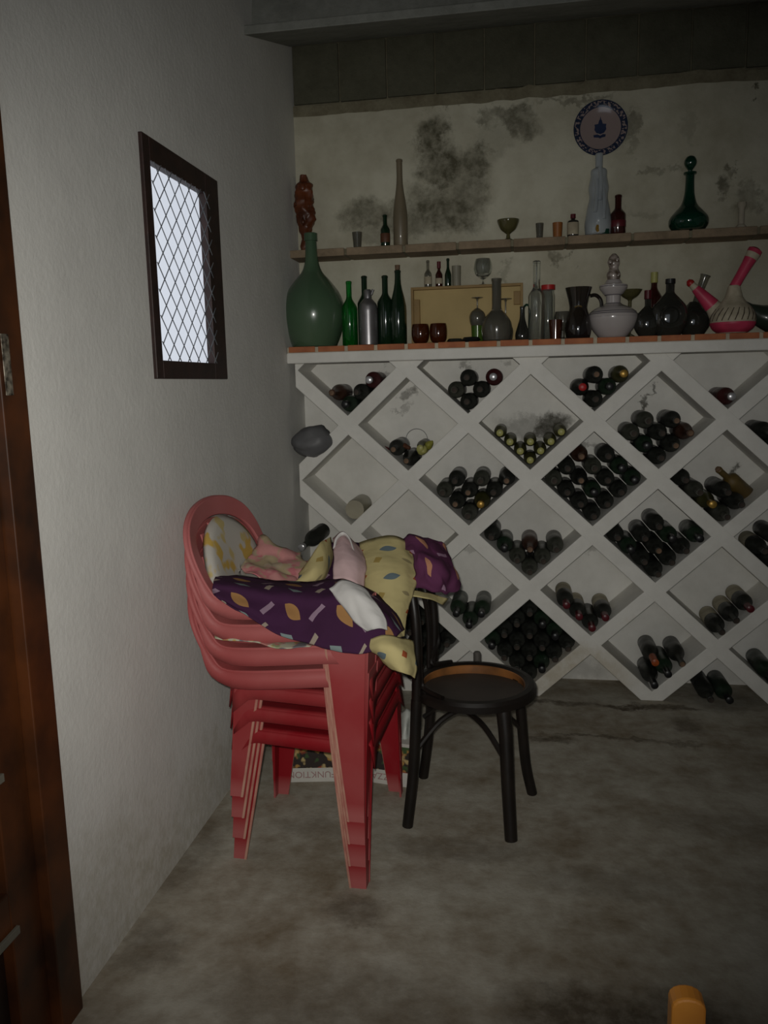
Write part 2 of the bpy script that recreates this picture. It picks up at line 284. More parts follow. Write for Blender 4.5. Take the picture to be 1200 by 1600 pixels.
# ------------------------------------------------------------------ mesh helpers
class MB:
    def __init__(s): s.v = []; s.f = []
    def add(s, vs, fs, mat=None):
        o = len(s.v); s.v += [tuple(mat @ Vector(p)) if mat else tuple(p) for p in vs]; s.f += [tuple(i+o for i in f) for f in fs]; return s
    def box(s, a, b, mat=None):
        x0, y0, z0 = a; x1, y1, z1 = b
        return s.add([(x0,y0,z0),(x1,y0,z0),(x1,y1,z0),(x0,y1,z0),(x0,y0,z1),(x1,y0,z1),(x1,y1,z1),(x0,y1,z1)],
                     [(0,3,2,1),(4,5,6,7),(0,1,5,4),(1,2,6,5),(2,3,7,6),(3,0,4,7)], mat)
    def prism(s, poly, y0, y1):      # polygon in xz, extruded along y
        n = len(poly); vs = [(x, y0, z) for x, z in poly]+[(x, y1, z) for x, z in poly]
        return s.add(vs, [tuple(range(n)), tuple(range(2*n-1, n-1, -1))]+[(i, i+n, (i+1) % n+n, (i+1) % n) for i in range(n)])
    def lathe(s, prof, seg=20, mat=None, sx=1, sy=1):
        vs = []; fs = []; rings = []
        for r, z in prof:
            if r < 1e-6: rings.append([len(vs)]); vs.append((0, 0, z))
            else:
                rings.append(list(range(len(vs), len(vs)+seg)))
                vs += [(r*sx*cos(2*pi*k/seg), r*sy*sin(2*pi*k/seg), z) for k in range(seg)]
        for a, b in zip(rings, rings[1:]):
            for k in range(seg):
                k2 = (k+1) % seg
                if len(a) == 1 and len(b) == 1: continue
                if len(a) == 1: fs.append((a[0], b[k2], b[k]))
                elif len(b) == 1: fs.append((a[k], a[k2], b[0]))
                else: fs.append((a[k], a[k2], b[k2], b[k]))
        return s.add(vs, fs, mat)
    def tube(s, pts, rad, seg=10, sq=1.0):
        pts = [Vector(p) for p in pts]
        if isinstance(rad, (int, float)): rad = [rad]*len(pts)
        t0 = (pts[1]-pts[0]).normalized(); up = Vector((0, 0, 1)) if abs(t0.z) < .9 else Vector((1, 0, 0))
        nn = (up - t0*up.dot(t0)).normalized(); vs = []; fs = []
        for i, p in enumerate(pts):
            t = (pts[min(i+1, len(pts)-1)]-pts[max(i-1, 0)]).normalized()
            nn = (nn - t*nn.dot(t)).normalized(); bb = t.cross(nn)
            vs += [tuple(p + (nn*cos(2*pi*k/seg) + bb*sin(2*pi*k/seg)*sq)*rad[i]) for k in range(seg)]
        for i in range(len(pts)-1):
            for k in range(seg):
                k2 = (k+1) % seg; fs.append((i*seg+k, i*seg+k2, (i+1)*seg+k2, (i+1)*seg+k))
        fs.append(tuple(range(seg-1, -1, -1))); fs.append(tuple(range((len(pts)-1)*seg, len(pts)*seg)))
        return s.add(vs, fs)
    def obj(s, name, mat, parent=None, smooth=True, bevel=0, angle=35, sub=0, thick=0):
        me = bpy.data.meshes.new(name); me.from_pydata(s.v, [], s.f); me.update()
        bm = bmesh.new(); bm.from_mesh(me); bmesh.ops.recalc_face_normals(bm, faces=bm.faces); bm.to_mesh(me); bm.free()
        if mat: me.materials.append(mat)
        if smooth:
            me.set_sharp_from_angle(angle=math.radians(angle))
            for p in me.polygons: p.use_smooth = True
        o = bpy.data.objects.new(name, me); COL.objects.link(o)
        if parent: o.parent = parent
        if thick: md = o.modifiers.new('s', 'SOLIDIFY'); md.thickness = thick; md.offset = 0
        if bevel: md = o.modifiers.new('b', 'BEVEL'); md.width = bevel; md.segments = 2; md.limit_method = 'ANGLE'
        if sub: md = o.modifiers.new('u', 'SUBSURF'); md.levels = sub; md.render_levels = sub
        return o
def tag(o, label, cat, group=None, kind=None):
    o['label'] = label; o['category'] = cat
    if group: o['group'] = group
    if kind: o['kind'] = kind
    return o
def thing(name, label, cat, loc=(0, 0, 0), rot=(0, 0, 0), group=None):
    o = bpy.data.objects.new(name, None); o.empty_display_size = .05; COL.objects.link(o)
    o.location = loc; o.rotation_euler = rot; return tag(o, label, cat, group)
def struct(o): o['kind'] = 'structure'; return o
def dup(root, loc, rot=None, label=None, mats=None):
    r = root.copy(); COL.objects.link(r); r.location = loc
    if rot is not None: r.rotation_euler = rot
    if label: r['label'] = label
    for ch in root.children:
        c = ch.copy(); COL.objects.link(c); c.parent = r
        for g in ch.children:
            d_ = g.copy(); COL.objects.link(d_); d_.parent = c
    return r
def catmull(pts, n=6):
    P = [Vector(p) for p in pts]; P = [P[0]*2-P[1]]+P+[P[-1]*2-P[-2]]; out = []
    for i in range(1, len(P)-2):
        for k in range(n):
            t = k/n; a, b, c, d = P[i-1:i+3]
            out.append(.5*((2*b)+(c-a)*t+(2*a-5*b+4*c-d)*t*t+(3*b-a-3*c+d)*t**3))
    out.append(P[-2]); return out

# ------------------------------------------------------------------ the room
YB = 3.96; XR = 3.3; YF = -1.3; ZC = 3.06
# floor: a gently uneven slab
vs = []; fs = []; nx, ny = 46, 70
for j in range(ny+1):
    for i in range(nx+1):
        x = -.15+(XR+.3)*i/nx; y = YF-.15+(YB-YF+.3)*j/ny
        vs.append((x, y, 0))
for j in range(ny):
    for i in range(nx): a = j*(nx+1)+i; fs.append((a, a+1, a+nx+2, a+nx+1))
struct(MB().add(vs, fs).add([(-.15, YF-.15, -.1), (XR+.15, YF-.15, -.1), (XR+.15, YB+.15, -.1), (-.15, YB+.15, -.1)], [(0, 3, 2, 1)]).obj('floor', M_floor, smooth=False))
# left wall with the window opening
WY0, WY1, WZ0, WZ1 = 2.27, 2.855, 1.511, 2.20
lw = MB(); X0 = -.18
lw.box((X0, 1.6, 0), (0, WY0, 3.4)).box((X0, WY1, 0), (0, YB+.15, 3.4)).box((X0, WY0, 0), (0, WY1, WZ0)).box((X0, WY0, WZ1), (0, WY1, 3.4))
lw.box((X0, .62, 2.12), (0, 1.6, 3.4)).box((X0, YF-.15, 0), (0, .62, 3.4))
struct(lw.obj('wall_left', M_left, smooth=False))
# back wall: plaster, whitewashed behind the rack, block course on top
wb = struct(MB().box((0, YB, 1.60), (XR, YB+.16, 2.775)).obj('wall_back', M_back, smooth=False))
struct(MB().box((0, YB, 0), (XR, YB+.16, 1.60)).obj('wall_back', M_cell, smooth=False))
MB().box((0, YB+.017, 2.775), (XR, YB+.16, 3.4)).obj('mortar_bed', M_mortar, wb, smooth=False)
x = .0
while x < XR-.1:
    wdt = .225; j = random.uniform(-.004, .004)
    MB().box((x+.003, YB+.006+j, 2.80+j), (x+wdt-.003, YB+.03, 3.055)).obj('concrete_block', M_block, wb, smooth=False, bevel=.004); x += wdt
# ragged plaster lip under the blocks
vs = []; fs = []; n = 90
for i in range(n+1):
    x = XR*i/n; t = .012+.02*noise.noise(Vector((x*3, 0, 1)))+.014*noise.noise(Vector((x*14, 2, 1)))
    vs += [(x, YB-.006, 2.775+t), (x, YB+.03, 2.785+t), (x, YB-.001, 2.735+t*.5)]
for i in range(n): a = 3*i; fs += [(a, a+3, a+4, a+1), (a+2, a+5, a+3, a)]
MB().add(vs, fs).obj('plaster_lip', M_mortar, wb)
struct(MB().box((XR, YF-.15, 0), (XR+.15, YB+.16, 3.4)).obj('wall_right', M_left, smooth=False))
wf = MB(); wf.box((X0, YF-.15, 0), (.7, YF, 3.4)).box((2.1, YF-.15, 0), (XR+.15, YF, 3.4)).box((.7, YF-.15, 2.4), (2.1, YF, 3.4))
struct(wf.obj('wall_front', M_left, smooth=False))
# ceiling slab between beams and the beam nearest the back wall
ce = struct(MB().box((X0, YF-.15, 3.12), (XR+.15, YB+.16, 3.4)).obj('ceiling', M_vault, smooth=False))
for yb in (3.27, 2.45, 1.65, .85):
    bmn = MB(); pr = [(yb, 2.872), (yb, 2.842), (yb+.05, 2.842), (yb+.44, 3.0), (yb+.44, 3.13), (yb+.1, 3.13), (yb+.1, 2.90), (yb+.03, 2.90)] if yb < 3 else \
         [(yb, 2.872), (yb, 2.838), (YB-.02, 3.045), (YB+.02, 3.13), (yb+.14, 3.13), (yb+.10, 2.91)]
    n = len(pr); bmn.add([(-.02, y, z) for y, z in pr]+[(XR, y, z) for y, z in pr], [tuple(range(n)), tuple(range(2*n-1, n-1, -1))]+[(i, i+n, (i+1) % n+n, (i+1) % n) for i in range(n)])
    bmn.obj('beam', M_beam, ce, smooth=False, bevel=.004)

# window
wn = struct(bpy.data.objects.new('window_1', None)); COL.objects.link(wn); wn.location = (0, WY0, WZ0)
W, H = WY1-WY0, WZ1-WZ0; oy0, oy1, oz0, oz1 = .045, .468, .055, .622
def wpart(name, boxes, mat, **k):
    m_ = MB()
    for a, b in boxes: m_.box(a, b)
    return m_.obj(name, mat, wn, **k)
wpart('stile', [((-.10, 0, 0), (.012, oy0, H))], M_wframe, smooth=False, bevel=.003)
wpart('stile', [((-.10, oy1, 0), (.012, W, H))], M_wframe, smooth=False, bevel=.003)
wpart('rail', [((-.10, oy0, 0), (.012, oy1, oz0))], M_wframe, smooth=False, bevel=.003)
wpart('rail', [((-.10, oy0, oz1), (.012, oy1, H))], M_wframe, smooth=False, bevel=.003)
mp_ = pmat('daylit_frosted_pane', (.8, .84, .9), (.8, .84, .9), 3, .5, emit=(.80, .86, .98, .62))
wpart('glass_pane', [((-.019, oy0-.005, oz0-.005), (-.015, oy1+.005, oz1+.005))], mp_, smooth=False)
wires = MB(); sp_ = .076; kk = 1.0
for sgn in (1, -1):
    for i in range(-14, 30):
        # line z = z0 + sgn*kk*y inside the opening
        c = i*sp_*kk*1.0
        z0_ = c if sgn > 0 else c
        pts = []
        ya, yb_ = oy0-.004, oy1+.02
        za = z0_-.35 + sgn*kk*(ya-oy0); zb = z0_-.35 + sgn*kk*(yb_-oy0)
        A, B = (ya, za), (yb_, zb)
        def clipz(A, B, zc):
            t = (zc-A[1])/(B[1]-A[1]); return (A[0]+(B[0]-A[0])*t, zc)
        if max(A[1], B[1]) < oz0 or min(A[1], B[1]) > oz1: continue
        for zc, lo in ((oz0, True), (oz1, False)):
            if lo:
                if A[1] < zc: A = clipz(A, B, zc)
                if B[1] < zc: B = clipz(A, B, zc)
            else:
                if A[1] > zc: A = clipz(A, B, zc)
                if B[1] > zc: B = clipz(A, B, zc)
        if abs(A[0]-B[0]) < .004: continue
        xx = .0165 if sgn > 0 else .0145
        wires.tube([(xx, A[0], A[1]), (xx, B[0], B[1])], .0016, 5)
wires.obj('wire_mesh', M_wire, wn)

# door in the left wall
dr = struct(bpy.data.objects.new('door_1', None)); COL.objects.link(dr); dr.location = (0, 1.6, 0)
def dp(name, a, b, mat, par=None, bevel=.003):
    return MB().box(a, b).obj(name, mat, par or dr, smooth=False, bevel=bevel)
dp('jamb', (-.12, -.085, 0), (.022, 0, 2.12), M_door)
dp('jamb', (-.12, -.98, 0), (.022, -.895, 2.12), M_door)
dp('head', (-.12, -.895, 2.04), (.022, -.085, 2.12), M_door)
dp('stile', (-.06, -.19, 0.01), (-.005, -.088, 2.035), M_door)
dp('stile', (-.06, -.892, 0.01), (-.005, -.79, 2.035), M_door)
dp('door_panel', (-.05, -.79, .01), (-.03, -.19, 2.035), M_doord)
for z in (.02, .34, .69, 1.04, 1.50, 1.93):
    r_ = dp('rail', (-.06, -.79, z), (-.005, -.19, z+.09 if z < 1.9 else 2.035), M_door)
    if .3 < z < 1: dp('rail_edge_glint', (-.004, -.80, z-.012), (.004, -.175, z+.006), pmat('edge_glint', (.16, .15, .12), None, 8, .5), bevel=.001)  # lighter strip colour paints the light caught on the panel moulding
sp2 = dp('strike_plate', (.0225, -.075, 1.475), (.0245, -.05, 1.60), pmat('worn_brass_plate', (.5, .45, .36), (.05, .04, .03), 70, .35, metal=.7), bevel=.001)

# ------------------------------------------------------------------ wine rack
YD = 3.71; S = .56; V_ = .5176; X00 = .2712; T = .066
rack = thing('wine_rack', 'white plastered masonry wine rack with diamond cells along the back wall', 'wine rack', (0, YD, 0))
def clip(poly, ax, val, keep_ge):
    out = []; n = len(poly)
    for i in range(n):
        a, b = poly[i], poly[(i+1) % n]; ia = (a[ax] >= val) == keep_ge; ib = (b[ax] >= val) == keep_ge
        if ia: out.append(a)
        if ia != ib:
            t = (val-a[ax])/(b[ax]-a[ax]); out.append((a[0]+(b[0]-a[0])*t, a[1]+(b[1]-a[1])*t))
    return out
XL, XRR, ZT = .026, 2.95, 1.583
th = math.atan2(V_, S); dv = Vector((cos(th), sin(th)))
for sgn in (1, -1):
    for k in range(-8, 22):
        # lines through nodes (i+j odd): z = 6-j ... slope +-V/S
        c = Vector((X00 + k*S, 0.0)) + Vector((S/2, 0))
        d2 = Vector((dv.x, dv.y*sgn)); nrm = Vector((-d2.y, d2.x))*(T/2)
        a = c - d2*6; b = c + d2*6
        poly = [tuple(a-nrm), tuple(b-nrm), tuple(b+nrm), tuple(a+nrm)]
        for ax, v, ge in ((0, XL, True), (0, XRR, False), (1, .0, True), (1, ZT, False)):
            poly = clip(poly, ax, v, ge)
            if len(poly) < 3: break
        if len(poly) < 3: continue
        e = .0007 if sgn > 0 else 0
        m_ = MB().prism(poly, e, YB-YD-.001)
        o = m_.obj('partition', M_rack, rack, smooth=False, bevel=.004)
# countertop: plaster slab, terracotta tiles with pale joints
ct = thing('countertop', 'white slab edged with terracotta tiles on top of the wine rack', 'countertop', (0, YD-.04, ZT))
SLT = 1.632-ZT
MB().box((.0, 0, 0), (XRR+.1, YB-YD+.04, SLT)).obj('slab', M_rack, ct, smooth=False, bevel=.006)
MB().box((.004, .004, SLT), (XRR+.1, YB-YD+.04, SLT+.024)).obj('grout_bed', M_grout, ct, smooth=False)
x = .012; w_ = [.108, .122, .118, .122]
k = 0
while x < XRR:
    wd = .120+random.uniform(-.004, .004)
    MB().box((x, -.002+random.uniform(-.001, .001), SLT+.001), (x+wd, .13, SLT+.026+random.uniform(-.001, .001))).obj('tile', M_tile, ct, smooth=False, bevel=.002)
    MB().box((x, .14, SLT+.001), (x+wd, YB-YD+.036, SLT+.026)).obj('tile', M_tile, ct, smooth=False, bevel=.002)
    x += wd+.016; k += 1
CT = ZT+SLT+.0265

# ------------------------------------------------------------------ bottle kinds
def bottle_prof(r, h, rn, sh, nk, punt=.02):
    """r body radius, h height, rn neck radius, sh height of shoulder start, nk height where the neck starts"""
    p = [(0, punt*.6), (r*.6, .004), (r*.9, 0), (r, .006), (r, sh)]
    for k in range(1, 7):
        t = k/6; e = .5-.5*cos(pi*t); p.append((r+(rn-r)*e, sh+(nk-sh)*(t**1.0)))
    p += [(rn, h-.012), (rn+.0015, h-.011), (rn+.0015, h-.003), (rn*.8, h), (0, h)]
    return p
PROTO = {}
def make_bottle(key, prof, glass, capmat, cap_h, name='wine_bottle', cap='capsule', rn=.014, h=.30, seg=20, foil=None):
    t = thing(name, 'x', 'bottle', (0, 0, 0))
    MB().lathe(prof, seg).obj('glass_body', glass, t)
    if cap == 'cork':
        MB().lathe([(0, h-.004), (rn*.85, h-.002), (rn*.85, h+.006), (0, h+.007)], 12).obj('cork', capmat, t)
    else:
        MB().lathe([(rn+.0008, h-cap_h), (rn+.003, h-cap_h+.003), (rn+.003, h-.001), (rn*.8, h+.0025), (0, h+.0025)], 14).obj('capsule', capmat, t)
    if key.endswith('pale'): MB().lathe([(.0383, .010), (.0385, .012), (.0385, .118), (.0383, .12)], 20).obj('paper_label', pmat('dusty_label', (.46, .42, .32), (.33, .30, .22), 20, .9), t)
    PROTO[key] = t; t['_used'] = 0; return t
bord = bottle_prof(.0382, .30, .0135, .185, .225)
burg = bottle_prof(.0386, .30, .0140, .14, .235)
small = bottle_prof(.0295, .245, .0125, .12, .185)
spec = {
 'black': (bord, B_black, M_corkd, .0, 'cork'), 'green': (bord, B_green, M_bcap, .05, 'capsule'), 'grey': (bord, B_grey, M_corkd, .0, 'cork'),
 'blackcap': (burg, B_black, M_bcap, .05, 'capsule'), 'brown': (burg, B_brown, M_cork, .0, 'cork'), 'redcap': (bord, B_black, M_maroon, .055, 'capsule'),
 'maroon': (bord, B_red, M_scap, .02, 'capsule'), 'brightred': (burg, B_black, M_redcap, .035, 'capsule'), 'gold': (burg, B_olive, M_gold, .05, 'capsule'),
 'corky': (bord, B_black, M_cork, .0, 'cork'), 'yellow': (small, B_olive, M_ycap, .02, 'capsule'), 'silver': (burg, B_black, M_scap, .03, 'capsule'),
 'palecork': (burg, B_black, M_cork, .0, 'cork'), 'amber': (bord, B_amber, M_cork, .0, 'cork'), 'orange': (burg, B_black, pmat('orange_foil', (.42, .09, .02), (.25, .05, .01), 30, .4), .11, 'capsule'),
 'darkgreen': (bord, B_green, M_bcap, .05, 'capsule'), 'redpale': (bord, B_black, M_maroon, .055, 'capsule'), 'greypale': (bord, B_black, M_corkd, .0, 'cork'), 'cream': (bord, B_grey, M_paper, .05, 'capsule')}
HUE = {'black': 'dusty black', 'green': 'dark green', 'grey': 'grey-dusted', 'blackcap': 'black-capped', 'brown': 'dark brown', 'redcap': 'maroon-capped', 'maroon': 'silver-capped maroon',
       'brightred': 'bright red-capped', 'gold': 'gold-capped', 'corky': 'pale-corked', 'yellow': 'small yellow-capped', 'silver': 'silver-capped', 'palecork': 'pale-corked', 'amber': 'amber-green',
       'orange': 'orange-foiled', 'darkgreen': 'dark green', 'redpale': 'pale-labelled maroon-capped', 'greypale': 'pale-labelled black', 'cream': 'cream-capped'}
for k_, (pf, g, cm, ch, cp) in spec.items():
    h_ = .245 if k_ == 'yellow' else .30
    make_bottle(k_, pf, g, cm, ch, cap=cp, rn=.0125 if k_ == 'yellow' else .0138, h=h_)
def put(kind, loc, rot, label, group=None):
    p = PROTO[kind]
    if p['_used'] == 0:
        p['_used'] = 1; p.location = loc; p.rotation_euler = rot; o = p
    else: o = dup(p, loc, rot)
    o['label'] = label
    if group: o['group'] = group
    elif 'group' in o: del o['group']
    return o
def node(i, j): return X00+i*S/2, (6-j)*V_/2
uL = Vector((-dv.x, dv.y)); uR = Vector((dv.x, dv.y))
ORD = ['bottom', 'second', 'third', 'fourth', 'fifth', 'sixth', 'seventh']
def cell(i, j, desc, items, grp, dd=.0790, r=.0389, yaw=0, fwd=0.0):
    """bottles in the V whose lowest node is (i,j); items: {(a,b): kind}"""
    nx_, nz_ = node(i, j); base = Vector((nx_, nz_)) + Vector((0, (T/2+r+.0008)/cos(th)))
    rows = {}
    for (a, b) in items: rows.setdefault(a+b, []).append((b-a, a, b))
    for (a, b), kind in items.items():
        q = base + uL*(a*dd) + uR*(b*dd); row = sorted(rows[a+b]); pos = [x_[0] for x_ in row].index(b-a); n_ = len(row)
        if a+b == 0: pt = 'lowest of all'
        else:
            if n_ == 1: w1 = 'alone'
            elif pos == 0: w1 = 'leftmost'
            elif pos == n_-1: w1 = 'rightmost'
            elif n_ == 3: w1 = 'middle'
            else: w1 = 'second from left' if pos == 1 else 'second from right' if pos == n_-2 else 'centre'
            pt = '%s in %s row' % (w1, ORD[a+b])
        y_ = YB-.004-random.uniform(0, .012)-fwd
        put(kind, (q.x, y_, q.y), (pi/2+random.uniform(-.001, .001), 0, yaw+random.uniform(-.002, .002)),
            '%s bottle, %s, %s' % (HUE[kind], pt, desc), grp)
        # spin the bottle about its own axis is invisible; left as it lies
def grid(s, default='black', **over):
    out = {}
    for tok in s.split():
        a, b = int(tok[0]), int(tok[1]); out[(a, b)] = default
        if len(tok) > 2: out[(a, b)] = tok[3:]
    return out
cell(0, 1, 'half cell under the demijohn', grid('00:green 10:brown 01:black 02:maroon'), 'bottles in the half cell under the demijohn')
cell(2, 1, 'half cell under the wooden box', grid('00:black 10:grey 01:black 11:black 02:maroon'), 'bottles in the half cell under the wooden box')
cell(4, 1, 'half cell under the striped jug', grid('00:black 10:brightred 01:green 11:corky 02:gold'), 'bottles in the half cell under the striped jug')
cell(6, 1, 'half cell under the pink vase', grid('00:maroon'), None)
cell(7, 2, 'upper cell at right picture edge', grid('00 10:green 20'), 'bottles in the upper cell at the right edge')
cell(1, 2, 'cluttered cell with wire loop', grid('00:palecork 01:yellow 10:corky'), 'bottles in the cluttered cell', r=.036)
cell(3, 2, 'cell with black mould stain', grid('00:yellow 10:yellow 01:yellow 11:yellow 20:yellow 02:yellow 30:yellow 03:yellow'), 'small yellow-capped bottles', dd=.062, r=.031)
cell(5, 2, 'eight-bottle cell below the flasks', grid('00:black 10:green 01:corky 20:grey 11:black 02:brown 21:grey 12:corky'), 'bottles in the eight-bottle cell')
cell(2, 3, 'nine-bottle cell over the cloths', grid('00:grey 10:corky 01:gold 20:grey 11:corky 02:black 21:black 12:grey 03:palecork'), 'bottles in the nine-bottle cell')
cell(4, 3, 'packed fifteen-bottle cell', grid('00 10:black 01:black 20:black 11:green 02:black 30:grey 21:palecork 12:black 03:green 31:black 22:grey 13:green 32:brown 23:black'), 'bottles in the packed fifteen-bottle cell')
cell(6, 3, 'cell with amber-green bottle', grid('00:grey 10:gold 20:grey 30:black 01:black 11:black'), 'bottles in the cell with the amber-green bottle')
cell(3, 4, 'seven-bottle cell left of centre', grid('00:grey 10:grey 01:grey 20:green 11:brown 02:grey 30:black'), 'bottles in the seven-bottle cell')
cell(5, 4, 'eleven-bottle heap cell', grid('00:black 10:black 01:black 20:green 11:corky 02:black 30:black 21:black 12:green 03:green 22:black'), 'bottles in the eleven-bottle cell')
cell(7, 4, 'middle cell at right picture edge', grid('00 10:black 20:greypale 21:redcap'), 'bottles in the middle cell at the right edge')
cell(2, 5, 'three-bottle cell beside plum cloth', grid('00:green 10:darkgreen 01:darkgreen'), 'bottles in the cell beside the plum cloth')
cell(4, 5, 'cell of four maroon caps', grid('00:redcap 10:redpale 20:redpale 01:redpale'), 'maroon-capped bottles')
cell(6, 5, 'three-in-a-line cell at right', grid('00:greypale 01:greypale 02:redpale'), 'bottles in the three-in-a-line cell')
cell(3, 6, 'crammed bottom cell right of chair', grid('00 10:black 01:green 20:black 11:black 02 30:green 21:black 12:black 03:black 31 22:black 13:green 32:black 23:green 33:black'), 'bottles in the crammed bottom cell')
cell(5, 6, 'bottom cell with orange foil', grid('00:blackcap 01:green 02:palecork 11:orange'), 'bottles in the bottom cell with orange foil')
cell(7, 6, 'bottom cell at right edge', grid('00:black 10:green'), 'bottles in the bottom cell at the right edge')
cell(1, 6, 'bottom cell behind café chair', grid('00 10 01:black 11:black 02 12 22 03 13 23:black 32 33'), 'bottles behind the café chair back')
# odd ones
nx_, nz_ = node(6, 3)
put('amber', (nx_-.075+.27, 3.86, nz_+.195), (0, 0, 0), 'amber-green bottle lying slantwise on top of a stacked cell', None)
ab = [o for o in COL.objects if o.get('label', '') == 'amber-green bottle lying slantwise on top of a stacked cell'][0]
# lies across the pile: base low right, neck up left
pa, pb = at(1172, 778, 3.90), at(1122, 733, 3.72)
dirn = (pb-pa).normalized(); ab.location = pa; ab.rotation_euler = dirn.to_track_quat('Z', 'Y').to_euler()
# black bottle in the left gap, rock above
p = at(505, 830, 3.90)
put('silver', (p.x, p.y-.0, p.z+.005), (pi/2+.10, 0, -.12), 'black bottle with silver cap wedged in the gap by left wall', None)
# two bottles on the floor below the V
for i, (px_, kx) in enumerate(((1088, 'black'), (1106, 'green'))):
    put(kx, (at(px_, 1060, 3.955).x+i*.028, YB-.012, .04), (pi/2, 0, 0), ('left' if i == 0 else 'right')+' of two dark bottles on the floor under the rack', 'bottles on the floor under the rack')
for k_, p_ in PROTO.items():
    if p_['_used'] == 0:
        for c_ in list(p_.children): bpy.data.objects.remove(c_)
        bpy.data.objects.remove(p_)
for o in COL.objects:
    if '_used' in o: del o['_used']
# rock
bmr = bmesh.new(); bmesh.ops.create_icosphere(bmr, subdivisions=4, radius=1)
for v in bmr.verts:
    n_ = noise.noise(v.co*1.3)*.22+noise.noise(v.co*3.5)*.07; v.co *= 1+n_
    v.co.x *= .102; v.co.y *= .085; v.co.z *= .072
me = bpy.data.meshes.new('stone'); bmr.to_mesh(me); bmr.free(); me.materials.append(M_rock)
for p_ in me.polygons: p_.use_smooth = True
st = bpy.data.objects.new('stone', me); COL.objects.link(st); p = at(479, 690, 3.76); st.location = (.098, 3.735, p.z+.004); st.rotation_euler = (0, math.radians(-20), 0)
tag(st, 'grey rounded stone wedged between the rack and left wall', 'stone')
# beige jar end in the left empty cell
nx_, nz_ = node(0, 3)
gj = thing('glass_jar', 'dusty beige glass jar lying alone in the leftmost diamond cell', 'jar', (nx_+.012, YB-.004, nz_+(T/2+.049)/cos(th)), (pi/2, 0, 0))
MB().lathe([(0, .006), (.04, .004), (.045, .0), (.048, .008), (.048, .17), (.042, .19), (.042, .20), (0, .20)], 28).obj('glass_body', M_beige, gj)
MB().lathe([(.0425, .186), (.045, .188), (.045, .205), (0, .206)], 28).obj('lid', pmat('dull_lid', (.40, .37, .28), (.3, .27, .2), 9, .5), gj)
# clutter of the second cell
nx_, nz_ = node(1, 2)
p = at(651, 683, 3.85)
ring = MB(); R_ = .052
ring.tube([(R_*cos(a*.2), 0, R_*sin(a*.2)) for a in range(33)], .0013, 5)
wl = ring.obj('wire_loop', M_wire); wl.location = (p.x, 3.85, p.z-.012); tag(wl, 'thin wire loop standing up in the cluttered cell', 'wire')
def lump(name, u, v, Y, sx, sy, sz, mat, label, cat, seed=0, rot=0, dz=0):
    b_ = bmesh.new(); bmesh.ops.create_icosphere(b_, subdivisions=3, radius=1)
    for v_ in b_.verts:
        v_.co *= 1+noise.noise(v_.co*1.6+Vector((seed, 0, 0)))*.35
        v_.co.x *= sx; v_.co.y *= sy; v_.co.z *= sz
    me_ = bpy.data.meshes.new(name); b_.to_mesh(me_); b_.free(); me_.materials.append(mat)
    for p_ in me_.polygons: p_.use_smooth = True
    o_ = bpy.data.objects.new(name, me_); COL.objects.link(o_); q = at(u, v, Y); o_.location = (q.x, q.y, q.z+dz); o_.rotation_euler = (0, rot, 0)
    return tag(o_, label, cat)
lump('cork_lump', 632, 697, 3.77, .030, .02, .013, pmat('dark_brown_bark', (.09, .03, .012), None, 20, .7), 'dark brown flat scrap above the cluttered cell bottle', 'scrap', 1, .3)
lump('foil_scrap', 660, 703, 3.76, .024, .02, .022, M_ycap, 'crumpled yellow-green foil scrap in the cluttered cell', 'scrap', 5, .2)
lump('foil_scrap', 669, 696, 3.80, .028, .02, .018, pmat('olive_foil', (.30, .29, .05), (.2, .19, .03), 30, .5), 'olive foil scrap, right end of the cluttered cell', 'scrap', 8, -.7)
lump('purple_scrap', 604, 701, 3.78, .020, .016, .009, M_maroon, 'small maroon scrap at left end of the cluttered cell', 'scrap', 3, .7)

# ------------------------------------------------------------------ things on the counter and shelf
PXM = F_PX/3.86
def place(u, Y, z0):
    p = at(u, 520, Y); return (p.x, Y, z0)
def vessel(name, cat, label, u, Y, z0, parts, group=None, rot=(0, 0, 0)):
    """parts: list of (name, profile, material[, seg])"""
    t = thing(name, label, cat, place(u, Y, z0) if z0 < 2 else (at(u, 370, Y).x, Y, z0), rot, group)
    for p_ in parts:
        MB().lathe(p_[1], p_[3] if len(p_) > 3 else 28).obj(p_[0], p_[2], t)
    return t
def sm(pts, n=4): return [(max(0, v.x), v.y) for v in catmull([(a, b, 0) for a, b in pts], n)]
def open_glass(r0, r1, h, t=.002, stem=None):
    return [(0, 0), (r0, 0), (r0, .003), (r1, h), (r1-t, h), (r0-t, .008), (0, .008)]
# green demijohn
vessel('demijohn', 'demijohn', 'huge dusty green glass demijohn at the left end of the tiled countertop', 491, 3.80, CT,
    [('glass_body', [(0, .02), (.085, .012), (.097, 0)]+sm([(.105, .004), (.128, .06), (.146, .13), (.145, .19), (.125, .25), (.085, .305), (.05, .345), (.034, .385), (.029, .43), (.026, .485)])+[(.031, .487), (.031, .520), (.024, .523), (.023, .50), (0, .49)], G_demi, 40)])
def bott(name, label, u, Y, z0, r, h, rn, sh, nk, glass, cap=None, caph=.04, group=None, cat='bottle', lab=None, rot=(0, 0, 0), cork=None):
    parts = [('glass_body', bottle_prof(r, h, rn, sh, nk), glass, 24)]
    if cap: parts.append(('capsule', [(rn+.0006, h-caph), (rn+.0025, h-caph+.002), (rn+.0025, h+.001), (0, h+.003)], cap, 16))
    if cork: parts.append(('cork', [(rn*.8, h-.002), (rn*.9, h+.022), (0, h+.024)], cork, 14))
    if lab: parts.append(('paper_label', [(r+.0008, lab[0]), (r+.0012, lab[0]+.001), (r+.0012, lab[1]-.001), (r+.0008, lab[1])], lab[2], 24))
    return vessel(name, cat, label, u, Y, z0, parts, group, rot)
